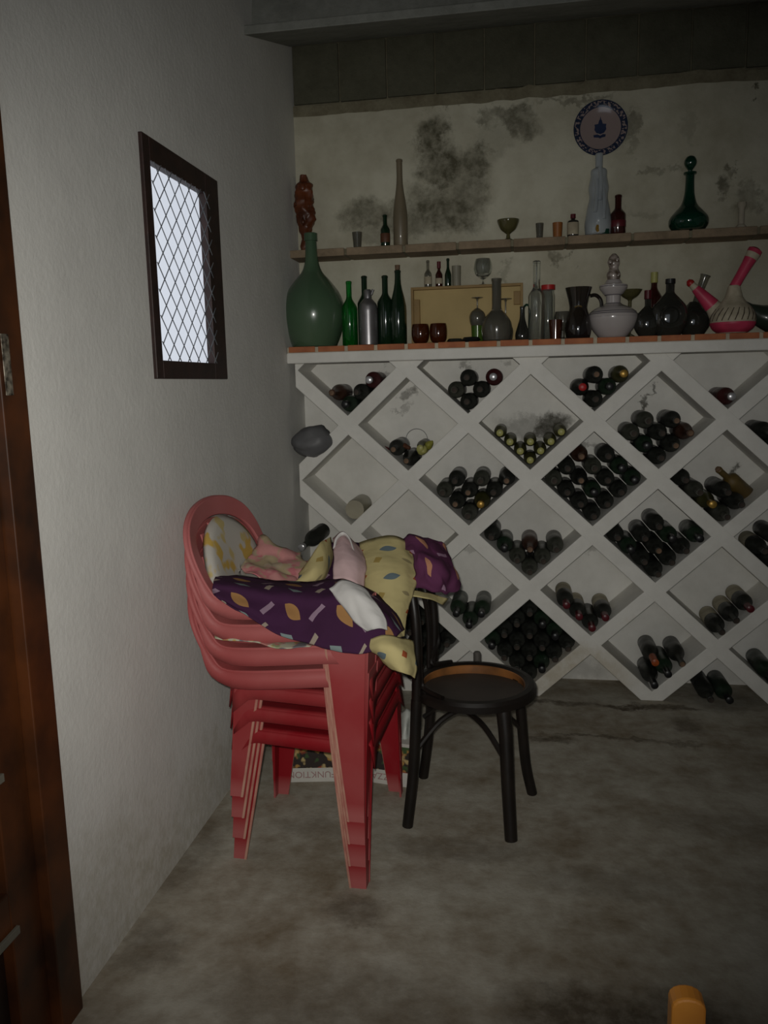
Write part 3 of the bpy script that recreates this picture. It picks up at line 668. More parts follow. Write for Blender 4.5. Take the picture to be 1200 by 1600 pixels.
bott('green_bottle', 'bright green glass bottle right beside the green demijohn', 547, 3.77, CT, .036, .295, .0125, .17, .225, G_green)
bott('dark_bottle', 'dark green bottle standing behind the aluminium bottle', 571, 3.885, CT, .034, .33, .0135, .20, .25, G_dark)
t = vessel('aluminium_bottle', 'bottle', 'silvery aluminium bottle with spout among dark bottles', 576, 3.76, CT,
    [('body', [(0, .003), (.038, 0), (.044, .004), (.044, .155)]+sm([(.044, .16), (.040, .185), (.026, .203), (.018, .212)])+[(.018, .245), (.014, .252), (0, .253)], M_alu, 28)])
MB().tube([(0, 0, .225), (.018, 0, .232), (.026, 0, .252)], .006, 8).obj('spout', M_alu, t)
bott('dark_bottle', 'dark green bottle just right of the aluminium bottle', 603, 3.79, CT, .037, .315, .0135, .19, .24, G_dark)
bott('dark_bottle', 'tall black-green bottle with pale cork against the wooden box', 623, 3.78, CT, .038, .335, .0135, .15, .30, G_dark, cork=M_cork)
# wooden box with open front
pl, pr_ = at(643, 525, 3.84), at(817, 520, 3.84); bw = pr_.x-pl.x; bh = .262
bx = thing('wooden_box', 'shallow pale wooden box standing open-fronted behind the amber tumblers', 'box', (pl.x, 3.84, CT))
e = .012
MB().box((0, 0, 0), (e, .112, bh)).obj('side_board', M_boxe, bx, smooth=False, bevel=.001)
MB().box((bw-e, 0, 0), (bw, .112, bh)).obj('side_board', M_boxe, bx, smooth=False, bevel=.001)
MB().box((e, 0, bh-e), (bw-e, .112, bh)).obj('top_board', M_boxe, bx, smooth=False, bevel=.001)
MB().box((e, 0, 0), (bw-e, .112, e)).obj('bottom_board', M_boxe, bx, smooth=False, bevel=.001)
MB().box((e, .028, e), (bw-e, .036, bh-e)).obj('back_board', M_box, bx, smooth=False)
MB().box((e, .004, e), (.040, .028, bh-.055)).obj('cleat', M_boxe, bx, smooth=False, bevel=.002)
MB().box((bw-.042, .006, bh-.095), (bw-e, .028, bh-.035)).obj('cleat', M_boxe, bx, smooth=False, bevel=.002)
BT = CT+bh+.0005
bott('miniature_bottle', 'clear miniature bottle, leftmost on top of the wooden box', 670, 3.89, BT, .0175, .125, .0065, .06, .085, G_smoke, lab=(.015, .05, M_paper))
bott('miniature_bottle', 'red-brown miniature bottle with label on top of wooden box', 687, 3.885, BT, .0165, .115, .0065, .055, .08, G_brown, lab=(.015, .04, M_paper), cap=M_maroon, caph=.03)
bott('miniature_bottle', 'dark green miniature bottle leaning highest on the wooden box', 701, 3.88, BT, .0155, .128, .006, .05, .09, G_dark)
vessel('metal_tumbler', 'cup', 'plain grey cylindrical cup beside miniatures on wooden box', 714, 3.90, BT, [('cup', open_glass(.020, .0215, .095, .0015), pmat('dull_grey_cup', (.27, .25, .19), (.21, .2, .15), 12, .5))])
def goblet(R, h, hb, foot=.03):
    # outline of a stemmed glass: foot, stem, bowl
    return [(0, 0), (foot, 0), (foot, .002), (.006, .007), (.0035, .015), (.0035, h-hb-.004)]+sm([(.012, h-hb), (R*.8, h-hb*.80), (R, h-hb*.52), (R*.93, h-hb*.2), (R*.78, h)])+[(R*.78-.0015, h), (R*.91, h-hb*.2), (R*.96, h-hb*.5), (R*.75, h-hb*.76), (0, h-hb+.006)]
vessel('brandy_snifter', 'glass', 'clear brandy snifter standing on top of the wooden box', 755, 3.88, BT, [('bowl_and_stem', goblet(.042, .118, .088, .026), G_clear, 28)])
tu = sm([(.020, .0), (.034, .012), (.0405, .04), (.0395, .07), (.036, .088)])
tumb = [(0, 0)]+tu+[(.034, .088), (.037, .07), (.038, .04), (.032, .015), (0, .008)]
vessel('amber_tumbler', 'glass', 'left of two round amber tumblers in front of wooden box', 657, 3.76, CT, [('glass_body', tumb, G_amber)], 'amber tumblers')
vessel('amber_tumbler', 'glass', 'right of two round amber tumblers in front of wooden box', 685, 3.76, CT, [('glass_body', tumb, G_amber)], 'amber tumblers')
# inverted glass on a green cup
t = vessel('green_cup', 'cup', 'small green glass cup left of the smoky decanter', 746, 3.80, CT, [('glass_body', open_glass(.026, .029, .075), pmat('moss_green_glass', (.10, .20, .03), (.08, .16, .02), 6, .15, trans=.4), 24)])
g2 = goblet(.037, .125, .075, .027)
t = vessel('wine_glass', 'glass', 'wine glass turned upside down on the small green cup', 746, 3.80, CT+.0755+.125, [('bowl_and_stem', g2, G_smoke, 28)], rot=(pi, 0, 0))
t = vessel('wine_glass', 'glass', 'upside-down wine glass half hidden behind the smoky decanter', 790, 3.80, CT+.19, [('bowl_and_stem', goblet(.034, .19, .09, .029), G_smoke, 28)], rot=(pi, 0, 0))
vessel('decanter', 'decanter', 'smoky glass decanter with straight neck before the wooden box', 776, 3.75, CT,
    [('glass_body', [(0, .004), (.055, 0)]+sm([(.062, .006), (.068, .05), (.064, .085), (.045, .115), (.026, .135), (.021, .15)])+[(.021, .262), (.0235, .264), (.0235, .274), (.018, .275), (.018, .15), (.04, .11), (.058, .08), (.06, .02), (0, .012)], G_smoke, 32)])
MB().lathe([(0, 0), (.018, .001), (.024, .008), (.018, .018), (0, .02)], 14, sx=1.6).obj('black_dish', G_dsmoke)
o = bpy.data.objects['black_dish']; o.location = place(711, 3.75, CT); tag(o, 'small black oval dish right of the amber tumblers', 'dish')
MB().lathe([(0, 0), (.02, .001), (.030, .010), (.022, .022), (0, .024)], 14, sx=1.5).obj('black_dish', M_bcap)
o = COL.objects[-1]; o.location = place(736, 3.745, CT); tag(o, 'black oval dish in front of the small green cup', 'dish')
# little oil jug with green handle
t = vessel('oil_cruet', 'cruet', 'small glass oil cruet with green handle left of tall clear bottle', 816, 3.77, CT,
    [('glass_body', [(0, .003), (.026, 0)]+sm([(.030, .005), (.031, .03), (.020, .07), (.012, .10), (.0105, .135), (.012, .15)])+[(.009, .15), (.008, .13), (0, .11)], G_dsmoke, 24)])
MB().tube(catmull([(.006, 0, .147), (.020, 0, .158), (.036, 0, .140), (.040, 0, .11), (.030, 0, .045)], 4), .0045, 8).obj('handle', G_emer, t)
bott('clear_bottle', 'tall clear glass bottle with long neck, centre of the countertop', 838, 3.77, CT, .037, .345, .0155, .19, .235, G_clear)
vessel('lidded_jar', 'jar', 'slim glass jar with red lid behind the tall clear bottle', 856, 3.83, CT,
    [('glass_body', [(0, .003), (.028, 0), (.030, .004), (.030, .20), (.026, .212), (.026, .225), (.024, .225), (.024, .21), (.028, .2), (.028, .008), (0, .008)], G_clear, 24), ('lid', [(.0, .2275), (.030, .2275), (.031, .224), (.031, .245), (0, .247)][::-1], M_redcap, 24)])
vessel('amber_cup', 'glass', 'amber-brown drinking glass left of the black jug', 868, 3.75, CT, [('glass_body', open_glass(.024, .031, .085), G_amber, 24)])
vessel('glass_mug', 'glass', 'dark glass goblet bowl against the black jug', 879, 3.82, CT, [('glass_body', [(0, 0), (.028, 0), (.028, .004), (.01, .012), (.01, .04)]+sm([(.02, .045), (.035, .07), (.036, .10), (.033, .125)])+[(.031, .125), (.033, .10), (.03, .07), (0, .05)], G_smoke, 24)])
# black jug
t = vessel('black_jug', 'jug', 'black glazed jug with flared rim and handle in countertop row', 903, 3.77, CT,
    [('body', [(0, .004), (.048, 0)]+sm([(.052, .005), (.058, .045), (.052, .09), (.040, .125), (.040, .15), (.052, .20), (.058, .222)])+[(.054, .222), (.047, .19), (.035, .15), (.035, .125), (.045, .09), (0, .02)], M_blackc, 32)])
MB().tube(catmull([(.050, 0, .185), (.072, 0, .188), (.092, 0, .172), (.100, 0, .145), (.092, 0, .11), (.060, 0, .07), (.048, 0, .055)], 4), .008, 8).obj('handle', M_blackc, t)
MB().tube([(-.018, -.041, .135), (-.002, -.046, .141), (.012, -.044, .136)], .0035, 6).obj('ochre_trim', M_brownd, t)
# striped lidded jug
pf = [(0, .004), (.055, 0)]+sm([(.062, .004), (.090, .04), (.106, .078), (.104, .105), (.080, .128), (.046, .142), (.031, .152)])+[(.031, .182)]+sm([(.042, .19), (.058, .212), (.060, .228)])+[(.040, .234), (.030, .25), (0, .252)]
t = vessel('striped_jug', 'jug', 'squat white ceramic jug with grey bands and figure stopper', 957, 3.79, CT, [('body', pf, M_cer, 40)])
for z, r in ((.104, .1045), (.112, .0995), (.090, .1065), (.148, .036), (.186, .037), (.222, .0598)):
    MB().lathe([(r-.001, z-.002), (r+.0012, z), (r-.001, z+.002)], 40).obj('glaze_band', M_greyband, t)
fg = MB(); fg.lathe(sm([(.026, .252), (.030, .275), (.020, .30), (.025, .32), (.022, .345), (.008, .362)])+[(0, .364)], 16, sx=1, sy=.8)
fg.lathe([(0, -.013), (.011, -.007), (.013, 0), (.011, .007), (0, .013)], 12, Matrix.Translation((-.016, -.012, .325)))
fg.lathe([(0, -.012), (.010, -.006), (.011, 0), (.010, .006), (0, .012)], 12, Matrix.Translation((.018, -.010, .270)))
fg.lathe([(0, -.015), (.010, -.006), (.011, 0), (.010, .006), (0, .015)], 12, Matrix.Translation((.012, -.008, .335)))
fg.obj('figure_stopper', pmat('glazed_figure', (.46, .40, .36), (.10, .07, .05), 40, .25, coat=.5), t)
vessel('green_compote', 'bowl', 'olive glass stemmed bowl half hidden behind the striped jug', 983, 3.86, CT, [('bowl_and_stem', [(0, 0), (.035, 0), (.035, .004), (.008, .02), (.008, .165)]+sm([(.012, .17), (.035, .185), (.053, .212)])+[(.050, .212), (.03, .19), (0, .175)], G_olive, 28)])
# decanters at right
def flask(name, label, u, Y, w, dpt, zc, h, rn, glass, cap=None, capm=None, dimple=False):
    t = thing(name, label, 'decanter', place(u, Y, CT))
    pf = [(0, .0), (w*.55, 0)]+sm([(w*.62, .004), (w*.93, zc*.55), (w, zc), (w*.9, zc*1.45), (w*.55, zc*1.85), (rn*1.2, zc*2.12)])+[(rn, zc*2.2), (rn, h), (rn*.7, h), (0, h-.01)]
    MB().lathe(pf, 32, sy=dpt/w).obj('glass_body', glass, t)
    if capm: MB().lathe([(rn+.0005, h-cap), (rn+.003, h-cap+.002), (rn+.003, h+.003), (0, h+.004)], 18, sy=1).obj('cap', capm, t)
    if dimple:
        rr = MB(); rr.tube([(w*.5*cos(a*.2618), -dpt*.80-.012, zc+w*.5*sin(a*.2618)) for a in range(25)], .006, 8)
        rr.obj('moulded_ring', glass, t)
    return t
flask('decanter', 'dark round decanter just right of the striped jug', 1011, 3.77, .058, .045, .06, .195, .013, G_dsmoke, .035, M_maroon)
bott('tall_bottle', 'maroon-necked bottle with yellow-green foil behind the dark decanters', 1020, 3.88, CT, .036, .285, .0135, .17, .225, G_brown, cap=M_ycap, caph=.045)
flask('moon_flask', 'large smoky moon-shaped flask with dark stopper', 1045, 3.76, .079, .045, .085, .238, .018, G_dsmoke, .018, M_bcap, True)
t = flask('wine_porron', 'dark glass flask with a slanting clear neck behind pink-necked bottle', 1083, 3.86, .070, .055, .068, .145, .020, G_dsmoke)
MB().tube([(.006, 0, .135), (.022, 0, .195), (.040, 0, .25), (.044, 0, .262)], [.016, .017, .019, .023], 16).obj('slanting_neck', G_smoke, t)
# pink plastic-covered bottles
t = thing('woven_bottle', 'pink and cream woven-cased bottle leaning to upper left', 'bottle', place(1128, 3.76, CT)); 
a0 = Vector((.012, 0, .060)); a1 = Vector((-.148, 0, .232))
pth = [a0.lerp(a1, k_/8) for k_ in range(9)]
MB().tube(pth[:4], [.050, .052, .040, .030], 24).obj('woven_casing', M_creamp, t)
MB().tube([a0.lerp(a1, k_) for k_ in (.36, .5, .65, .8)], [.0335, .029, .024, .018], 20).obj('pink_sleeve', M_pinkp, t)
MB().tube([a0.lerp(a1, k_) for k_ in (.8, .86, .9)], [.0165, .015, .014], 16).obj('cream_neck', M_creamp, t)
MB().tube([a0.lerp(a1, k_) for k_ in (.9, .95, 1.0)], [.016, .0165, .007], 16).obj('red_stopper', M_redcap, t)
MB().lathe([(0, 0), (.040, 0), (.034, .02), (0, .022)], 20, Matrix.Translation((.012, 0, 0))).obj('foot', M_creamp, t)
t = thing('woven_vase', 'cream and pink woven-cased bottle with tilted pink neck and body', 'bottle', place(1144, 3.735, CT))
MB().lathe([(0, .002), (.055, 0), (.060, .004)], 32).obj('base', M_creamp, t)
MB().lathe(sm([(.060, .004), (.080, .018), (.091, .036), (.092, .046)]), 36).obj('pink_band', M_pinkp, t)
MB().lathe(sm([(.0915, .046), (.090, .075), (.074, .105), (.052, .13), (.036, .155), (.026, .19), (.022, .20)]), 36).obj('woven_casing', M_creamp, t)
for k_ in range(22):
    a = 2*pi*k_/22
    MB().tube([((.0925)*cos(a), .0925*sin(a), .052), ((.089)*cos(a+.12), .089*sin(a+.12), .078), ((.075)*cos(a+.24), .075*sin(a+.24), .104)], [.002, .0028, .0018], 5).obj('dark_strand', pmat('dark_strand', (.07, .05, .03), None, 9, .7), t)
nk0 = Vector((0, 0, .195)); nk1 = Vector((.075, 0, .335))
MB().tube([nk0+(nk1-nk0)*k_ for k_ in (0, .3, .6, .80)], [.021, .021, .023, .026], 18).obj('pink_neck', M_pinkp, t)
MB().tube([nk0+(nk1-nk0)*k_ for k_ in (.80, .95)], [.0265, .029], 18).obj('cream_band', M_creamp, t)
MB().tube([nk0+(nk1-nk0)*k_ for k_ in (.95, 1.05, 1.1)], [.030, .029, .015], 18).obj('pink_rim', M_pinkp, t)
# dark green bottle lying at right edge
t = thing('lying_bottle', 'dark green bottle lying behind pink-necked vase at right picture edge', 'bottle', (at(1165, 500, 3.87).x, 3.87, CT+.0))
MB().tube([(-.06, 0, .155), (-.03, 0, .145), (.01, 0, .115), (.05, 0, .085), (.10, 0, .066), (.20, 0, .062), (.26, 0, .060)], [.012, .013, .022, .045, .060, .0605, .055], 24).obj('glass_body', pmat('dusty_dark_green', (.035, .05, .035), (.02, .03, .022), 8, .3, coat=.3), t)

# ------------------------------------------------------------------ wall shelf
SZ0, SZ1, SY = 2.072, 2.108, 3.80
sh = thing('wall_shelf', 'long narrow brick shelf fixed to the stained wall above the rack', 'shelf', (.0, SY, SZ0))
MB().box((.0, .006, .004), (XRR, YB-SY, SZ1-SZ0-.004)).obj('mortar_core', M_mortar, sh, smooth=False)
x = .0
while x < XRR-.05:
    wd = random.uniform(.22, .27)
    j = random.uniform(-.003, .003)
    MB().box((x, j, random.uniform(0, .002)), (min(x+wd, XRR), YB-SY, SZ1-SZ0)).obj('brick', M_shelf, sh, smooth=False, bevel=.003); x += wd+.012
ST = SZ1+.0005
# carved totem
t = thing('carved_figure', 'reddish carved wooden figure at the left end of the shelf', 'figurine', (at(476, 330, 3.86).x, 3.86, ST))
cm = MB()
prof = sm([(.020, 0), (.022, .03), (.019, .075), (.030, .10), (.042, .135), (.046, .17), (.050, .20), (.046, .24), (.044, .275), (.040, .30), (.022, .315), (.017, .33), (.015, .345)], 5)
sg = 28; vs = []; fs = []
for r, z in prof:
    for k in range(sg):
        a = 2*pi*k/sg; q = noise.noise(Vector((cos(a)*1.5, sin(a)*1.5, z*28)))*.35+noise.noise(Vector((cos(a)*3, sin(a)*3, z*60)))*.18
        rr = r*(1+q); vs.append((rr*cos(a), rr*sin(a)*.8, z))
for i in range(len(prof)-1):
    for k in range(sg): fs.append((i*sg+k, i*sg+(k+1) % sg, (i+1)*sg+(k+1) % sg, (i+1)*sg+k))
fs += [tuple(range(sg-1, -1, -1)), tuple(range((len(prof)-1)*sg, len(prof)*sg))]
cm.add(vs, fs); cm.obj('figure_body', M_woodc, t)
hd = MB(); hd.lathe([(0, -.02), (.018, -.012), (.021, 0), (.016, .014), (0, .02)], 14, Matrix.Translation((0, -.022, .285)))
hd.lathe([(0, -.012), (.014, -.006), (.012, .004), (0, .01)], 12, Matrix.Translation((-.036, -.012, .215)))
hd.lathe([(0, -.012), (.012, -.006), (.012, .004), (0, .01)], 12, Matrix.Translation((.034, -.014, .262)))
hd.lathe([(0, -.02), (.010, -.006), (.010, .004), (0, .02)], 12, Matrix.Translation((0, -.036, .13)))
hd.obj('carved_relief', M_woodc, t)
vessel('shot_glass', 'glass', 'clear shot glass alone on the left part of the shelf', 558, 3.86, ST, [('glass_body', open_glass(.018, .024, .075), G_smoke, 20)])
bott('beer_bottle', 'small green bottle with brown label beside the tall slim bottle', 602, 3.85, ST, .0215, .145, .0095, .075, .105, G_dark, lab=(.02, .06, pmat('brown_label', (.12, .045, .02), None, 20, .6)))
bott('slim_bottle', 'very tall slim dusty taupe bottle on the shelf', 626, 3.86, ST, .0335, .385, .0135, .12, .31, G_taupe)
vessel('footed_bowl', 'bowl', 'amber-olive footed glass bowl at the middle of the shelf', 794, 3.86, ST, [('bowl_and_stem', [(0, 0), (.028, 0), (.028, .003), (.010, .012), (.008, .03)]+sm([(.012, .034), (.035, .052), (.048, .080), (.050, .092)])+[(.047, .092), (.044, .078), (.03, .055), (0, .04)], G_olive, 32)])
vessel('shot_glass', 'glass', 'small clear shot glass left of the orange cup on shelf', 843, 3.86, ST, [('glass_body', open_glass(.014, .018, .070), G_smoke, 20)])
vessel('orange_cup', 'cup', 'small orange-brown cup between shot glass and labelled bottle', 871, 3.86, ST, [('glass_body', open_glass(.0195, .0225, .068), pmat('orange_glaze', (.32, .12, .03), (.24, .085, .02), 8, .4, coat=.2), 20)])
bott('medicine_bottle', 'small square-shouldered bottle with pale label on the shelf', 895, 3.85, ST, .0245, .098, .009, .068, .078, G_dsmoke, cap=M_maroon, caph=.018, lab=(.01, .062, M_paper))
t = vessel('figure_bottle', 'bottle', 'tall frosted white figure-shaped bottle below the wall plate', 934, 3.84, ST,
    [('glass_body', [(0, .004), (.048, 0)]+sm([(.055, .005), (.058, .05), (.050, .11), (.040, .16), (.044, .20), (.036, .245), (.034, .275), (.018, .285), (.016, .30), (.017, .34)])+[(.014, .345), (0, .345)], G_milk, 28)])
MB().tube([(-.004, -.050, .01), (-.008, -.056, .02), (-.006, -.052, .035)], .0075, 8).obj('gold_ornament', M_gold, t)
MB().lathe([(0, 0), (.025, 0), (.024, .02), (0, .022)], 16, Matrix.Translation((.022, -.034, .0005)), sy=.6).obj('green_foot', G_emer, t)
dr_ = MB()
for a, z in ((-1.9, .17), (-1.2, .14), (-1.55, .22)):
    dr_.tube(catmull([(.038*cos(a), .038*sin(a), z+.06), (.046*cos(a+.1), .046*sin(a+.1), z), (.055*cos(a), .055*sin(a), z-.08)], 4), .009, 8)
dr_.obj('moulded_drapery', G_milk, t)
bott('brown_bottle', 'dark brown bottle with red label right of figure bottle', 965, 3.84, ST, .0335, .168, .014, .082, .115, G_brown, lab=(.03, .058, M_maroon))
t = vessel('stoppered_decanter', 'decanter', 'emerald green decanter with ball stopper on the shelf', 1075, 3.84, ST,
    [('glass_body', [(0, .004), (.055, 0)]+sm([(.070, .006), (.083, .028), (.080, .055), (.058, .082), (.034, .11), (.022, .15), (.0185, .20), (.0185, .23)])+[(.027, .235), (.027, .242), (.012, .243), (0, .235)], G_emer, 36),
     ('stopper', [(.009, .236), (.009, .25)]+sm([(.013, .256), (.024, .272), (.026, .288), (.018, .304), (.006, .311)])+[(0, .312)], G_emer, 24)])
vessel('candle_holder', 'candle holder', 'small whitish candle holder near right end of shelf', 1157, 3.86, ST, [('body', [(0, 0), (.024, 0), (.022, .01), (.013, .02), (.013, .085), (.019, .095), (.019, .11), (.012, .112), (0, .10)], pmat('chalky_white', (.42, .38, .30), (.34, .3, .23), 12, .8), 18)])

# wall plate
p = at(938, 201, YB-.012)
pt = thing('wall_plate', 'round glazed plate with blue rim hanging on the stained wall', 'plate', (p.x, YB-.0035, p.z), (pi/2, 0, 0))
mt, nt, b = nm('painted_plate'); b.inputs['Roughness'].default_value = .15; b.inputs['Coat Weight'].default_value = .5
tc = N(nt, 'ShaderNodeTexCoord').outputs['Object']; ln = N(nt, 'ShaderNodeVectorMath', operation='LENGTH')
mpx = N(nt, 'ShaderNodeVectorMath', operation='MULTIPLY'); mpx.inputs[1].default_value = (1, 1, 0); nt.links.new(tc, mpx.inputs[0]); nt.links.new(mpx.outputs[0], ln.inputs[0])
vo = N(nt, 'ShaderNodeTexNoise'); vo.inputs['Scale'].default_value = 95; vo.inputs['Detail'].default_value = 2; nt.links.new(tc, vo.inputs['Vector'])
lt = math_(nt, 'GREATER_THAN', vo.outputs[0], .47)
band = math_(nt, 'MULTIPLY', math_(nt, 'GREATER_THAN', ln.outputs['Value'], .092), lt)
edge = math_(nt, 'MULTIPLY', math_(nt, 'GREATER_THAN', ln.outputs['Value'], .0885), math_(nt, 'LESS_THAN', ln.outputs['Value'], .0925))
band = math_(nt, 'MAXIMUM', math_(nt, 'MAXIMUM', band, edge), math_(nt, 'GREATER_THAN', ln.outputs['Value'], .113))
nt.links.new(mix(nt, band, (.30, .235, .225), (.022, .032, .065)), b.inputs['Base Color'])
MB().lathe([(0, 0), (.055, 0), (.06, .004), (.085, .010), (.117, .020), (.118, .023), (.114, .0235), (.085, .0155), (.06, .010), (0, .008)], 48).obj('plate_body', mt, pt)
em = MB()
def flat(poly, z0=.0085, z1=.0100):
    n_ = len(poly); em.add([(x_, y_, z0) for x_, y_ in poly]+[(x_, y_, z1) for x_, y_ in poly], [tuple(range(n_)), tuple(range(2*n_-1, n_-1, -1))]+[(i_, i_+n_, (i_+1) % n_+n_, (i_+1) % n_) for i_ in range(n_)])
flat([(-.026, .018), (-.024, .008), (-.026, -.004), (-.017, -.018), (0, -.024), (.017, -.018), (.026, -.004), (.024, .008), (.026, .018), (.010, .020), (-.010, .020)])
flat([(-.010, .020), (-.006, .034), (-.003, .038), (0, .052), (.003, .038), (.006, .034), (.010, .020)])
flat([(-.030, -.026), (-.012, -.024), (0, -.030), (.012, -.024), (.024, -.026), (.022, -.036), (.008, -.038), (0, -.042), (-.008, -.038), (-.028, -.036)])
em.obj('painted_emblem', M_blue, pt, smooth=False)

# ------------------------------------------------------------------ stacked red plastic armchairs
def sweep(mb, pts, wdir, w, t):
    """flat band along pts; wdir = direction of its width at each point"""
    n_ = len(pts); vs = []; fs = []
    for i in range(n_):
        tn = (pts[min(i+1, n_-1)]-pts[max(i-1, 0)]).normalized(); wd = wdir[i]-tn*wdir[i].dot(tn); wd.normalize(); nn = tn.cross(wd)
        ww = w[i]/2 if isinstance(w, list) else w/2
        h_ = t/2; lip = .010
        for (a, c) in ((-1, -1), (1, -1), (1, 1), (-1, 1)): vs.append(tuple(pts[i]+wd*ww*a+nn*h_*c))
    for i in range(n_-1):
        for k in range(4): fs.append((i*4+k, i*4+(k+1) % 4, i*4+4+(k+1) % 4, i*4+4+k))
    fs += [(3, 2, 1, 0), tuple(range((n_-1)*4, n_*4))]
    mb.add(vs, fs)
def make_red_chair(mat, label, loc, rz=0, first=True):
    t = thing('plastic_armchair', label, 'chair', loc, (0, 0, rz), 'stacked red plastic armchairs')
    # seat pan with rolled apron
    vs = []; fs = []; nu, nv = 14, 12
    def half(x_): return .185+(x_+.19)/.41*.05
    rows_ = []
    for j in range(nv+1):
        x_ = -.19+.44*j/nv
        for i in range(nu+1):
            u = -1+2*i/nu; z_ = .432-.012*(1-u*u)*(1-((x_-.0)/.22)**2)
            vs.append((x_, half(x_)*u, z_))
    for j in range(nv):
        for i in range(nu): a = j*(nu+1)+i; fs.append((a, a+1, a+nu+2, a+nu+1))
    MB().add(vs, fs).obj('seat', mat, t, thick=.004)
    # aprons: sides arch up between the legs
    for s in (-1, 1):
        vs = []; fs = []; n_ = 16
        for i in range(n_+1):
            q = i/n_; x_ = -.19+.43*q; drop = .038+.05*max(0, abs(q-.5)*2-.72)/.28
            y_ = s*half(x_); vs += [(x_, y_, .432), (x_, y_+s*.004, .424), (x_, y_+s*(.006+.10*drop), .432-drop)]
        for i in range(n_):
            a = 3*i; fs += [(a, a+3, a+4, a+1), (a+1, a+4, a+5, a+2)]
        MB().add(vs, fs).obj('side_apron', mat, t, thick=.004)
    for xx, s in ((.25, 1), (-.19, -1)):
        vs = []; fs = []; n_ = 12; hw = half(xx)
        for i in range(n_+1):
            q = -1+2*i/n_; drop = .032+.045*max(0, abs(q)-.75)/.25
            vs += [(xx+s*.0, hw*q, .432), (xx+s*.006, hw*q, .424), (xx+s*(.008+.1*drop), hw*q, .432-drop)]
        for i in range(n_): a = 3*i; fs += [(a, a+3, a+4, a+1), (a+1, a+4, a+5, a+2)]
        MB().add(vs, fs).obj('end_apron', mat, t, thick=.004)
    # legs: tapering L channels, flared outward toward the floor
    for fx in (1, -1):
        for s in (-1, 1):
            if fx > 0: tip = Vector((.240, s*.290, 0)); top = Vector((.256, s*.246, .655)); wb_, wt_ = .046, .135
            else: tip = Vector((-.205, s*.205, 0)); top = Vector((-.172, s*.186, .425)); wb_, wt_ = .038, .085
            vs = []; fs = []; n_ = 14
            for i in range(n_+1):
                q = i/n_; c = tip.lerp(top, q); c.x -= fx*.018*q*(1-q) if fx > 0 else 0; w1 = wb_+(wt_-wb_)*q; lip = .007; th_ = .0045
                prf = [(-w1*fx, s*lip), (-w1*fx, 0), (0, 0), (0, -s*w1*.8), (fx*lip, -s*w1*.8),
                       (fx*lip, -s*(w1*.8-th_)), (th_*fx*1.0, -s*(w1*.8-th_)), (th_*fx, s*th_), (-(w1-th_)*fx, s*th_), (-(w1-th_)*fx, s*lip)]
                vs += [(c.x+a_, c.y+b_, c.z) for a_, b_ in prf]
            m_ = len(prf)
            for i in range(n_):
                for k in range(m_): fs.append((i*m_+k, i*m_+(k+1) % m_, (i+1)*m_+(k+1) % m_, (i+1)*m_+k))
            fs += [tuple(range(m_-1, -1, -1)), tuple(range(n_*m_, (n_+1)*m_))]
            lg = MB().add(vs, fs).obj('leg', mat, t, smooth=False)
            ev = []; ef = []
            for i in range(n_+1):
                q = i/n_; c = tip.lerp(top, q); c.x -= fx*.018*q*(1-q) if fx > 0 else 0; w1 = wb_+(wt_-wb_)*q
                for a_, b_ in ((-w1*fx, s*.0072), (-(w1+.0012)*fx, s*.0065), (-(w1+.0012)*fx, -s*.001), (-(w1-.006)*fx, s*.0076)): ev.append((c.x+a_, c.y+b_, c.z+.0))
            for i in range(n_):
                for k in range(4): ef.append((i*4+k, i*4+(k+1) % 4, (i+1)*4+(k+1) % 4, (i+1)*4+k))
            ef += [(3, 2, 1, 0), tuple(range(n_*4, n_*4+4))]
            MB().add(ev, ef).obj('leg_edge', M_pale_edge, t, smooth=False)['label'] = 'bleached pale edge of the leg'
    # arms and arched back rim as one flowing band
    half_path = [(.236, -.222, .640), (.218, -.222, .655), (.15, -.228, .660), (.02, -.244, .654), (-.10, -.249, .646), (-.185, -.250, .654), (-.222, -.249, .69), (-.248, -.248, .745), (-.270, -.237, .795), (-.290, -.202, .838), (-.304, -.140, .868), (-.312, -.07, .883), (-.315, 0, .888)]
    wd = [(0, 1, 0)]*5+[(-.3, .9, .25), (-.2, 1, .2), (0, 1, -.15), (0, 1, -.45), (0, .8, -.9), (0, .5, -1), (0, .25, -1), (0, 0, -1)]
    ww = [.05, .055, .058, .055, .05, .045, .045, .05, .055, .06, .062, .062, .062]
    P = [Vector(p) for p in half_path]; Wd = [Vector(v) for v in wd]
    Pm = [Vector((p.x, -p.y, p.z)) for p in P[:-1]][::-1]; Wm = [Vector((v.x, -v.y, v.z)) for v in Wd[:-1]][::-1]
    # flip width sense on the mirrored side so the band does not twist
    Wm = [-v if abs(v.y) >= abs(v.z) else -v for v in Wm]
    full = P+Pm; wv = Wd+[Vector((v.x, v.y, v.z)) for v in Wm]
    wv = []
    for i, p in enumerate(P): wv.append(Wd[i])
    for i in range(len(P)-2, -1, -1): wv.append(Vector((Wd[i].x, -Wd[i].y, Wd[i].z)))
    # consistent direction: always toward the inside of the chair
    wid = ww+ww[:-1][::-1]
    n_ = 4; fp = catmull(full, n_); fw = catmull(wv, n_); fwid = [v.x for v in catmull([(a, 0, 0) for a in wid], n_)]
    mb = MB(); sweep(mb, fp, fw, fwid, .012); mb.obj('arm_and_back_rim', mat, t, bevel=.003)
    # outer skirt hanging under the arm band, narrowing to the rim of the back
    sk = []; m2 = len(fp); vs = []; fs = []
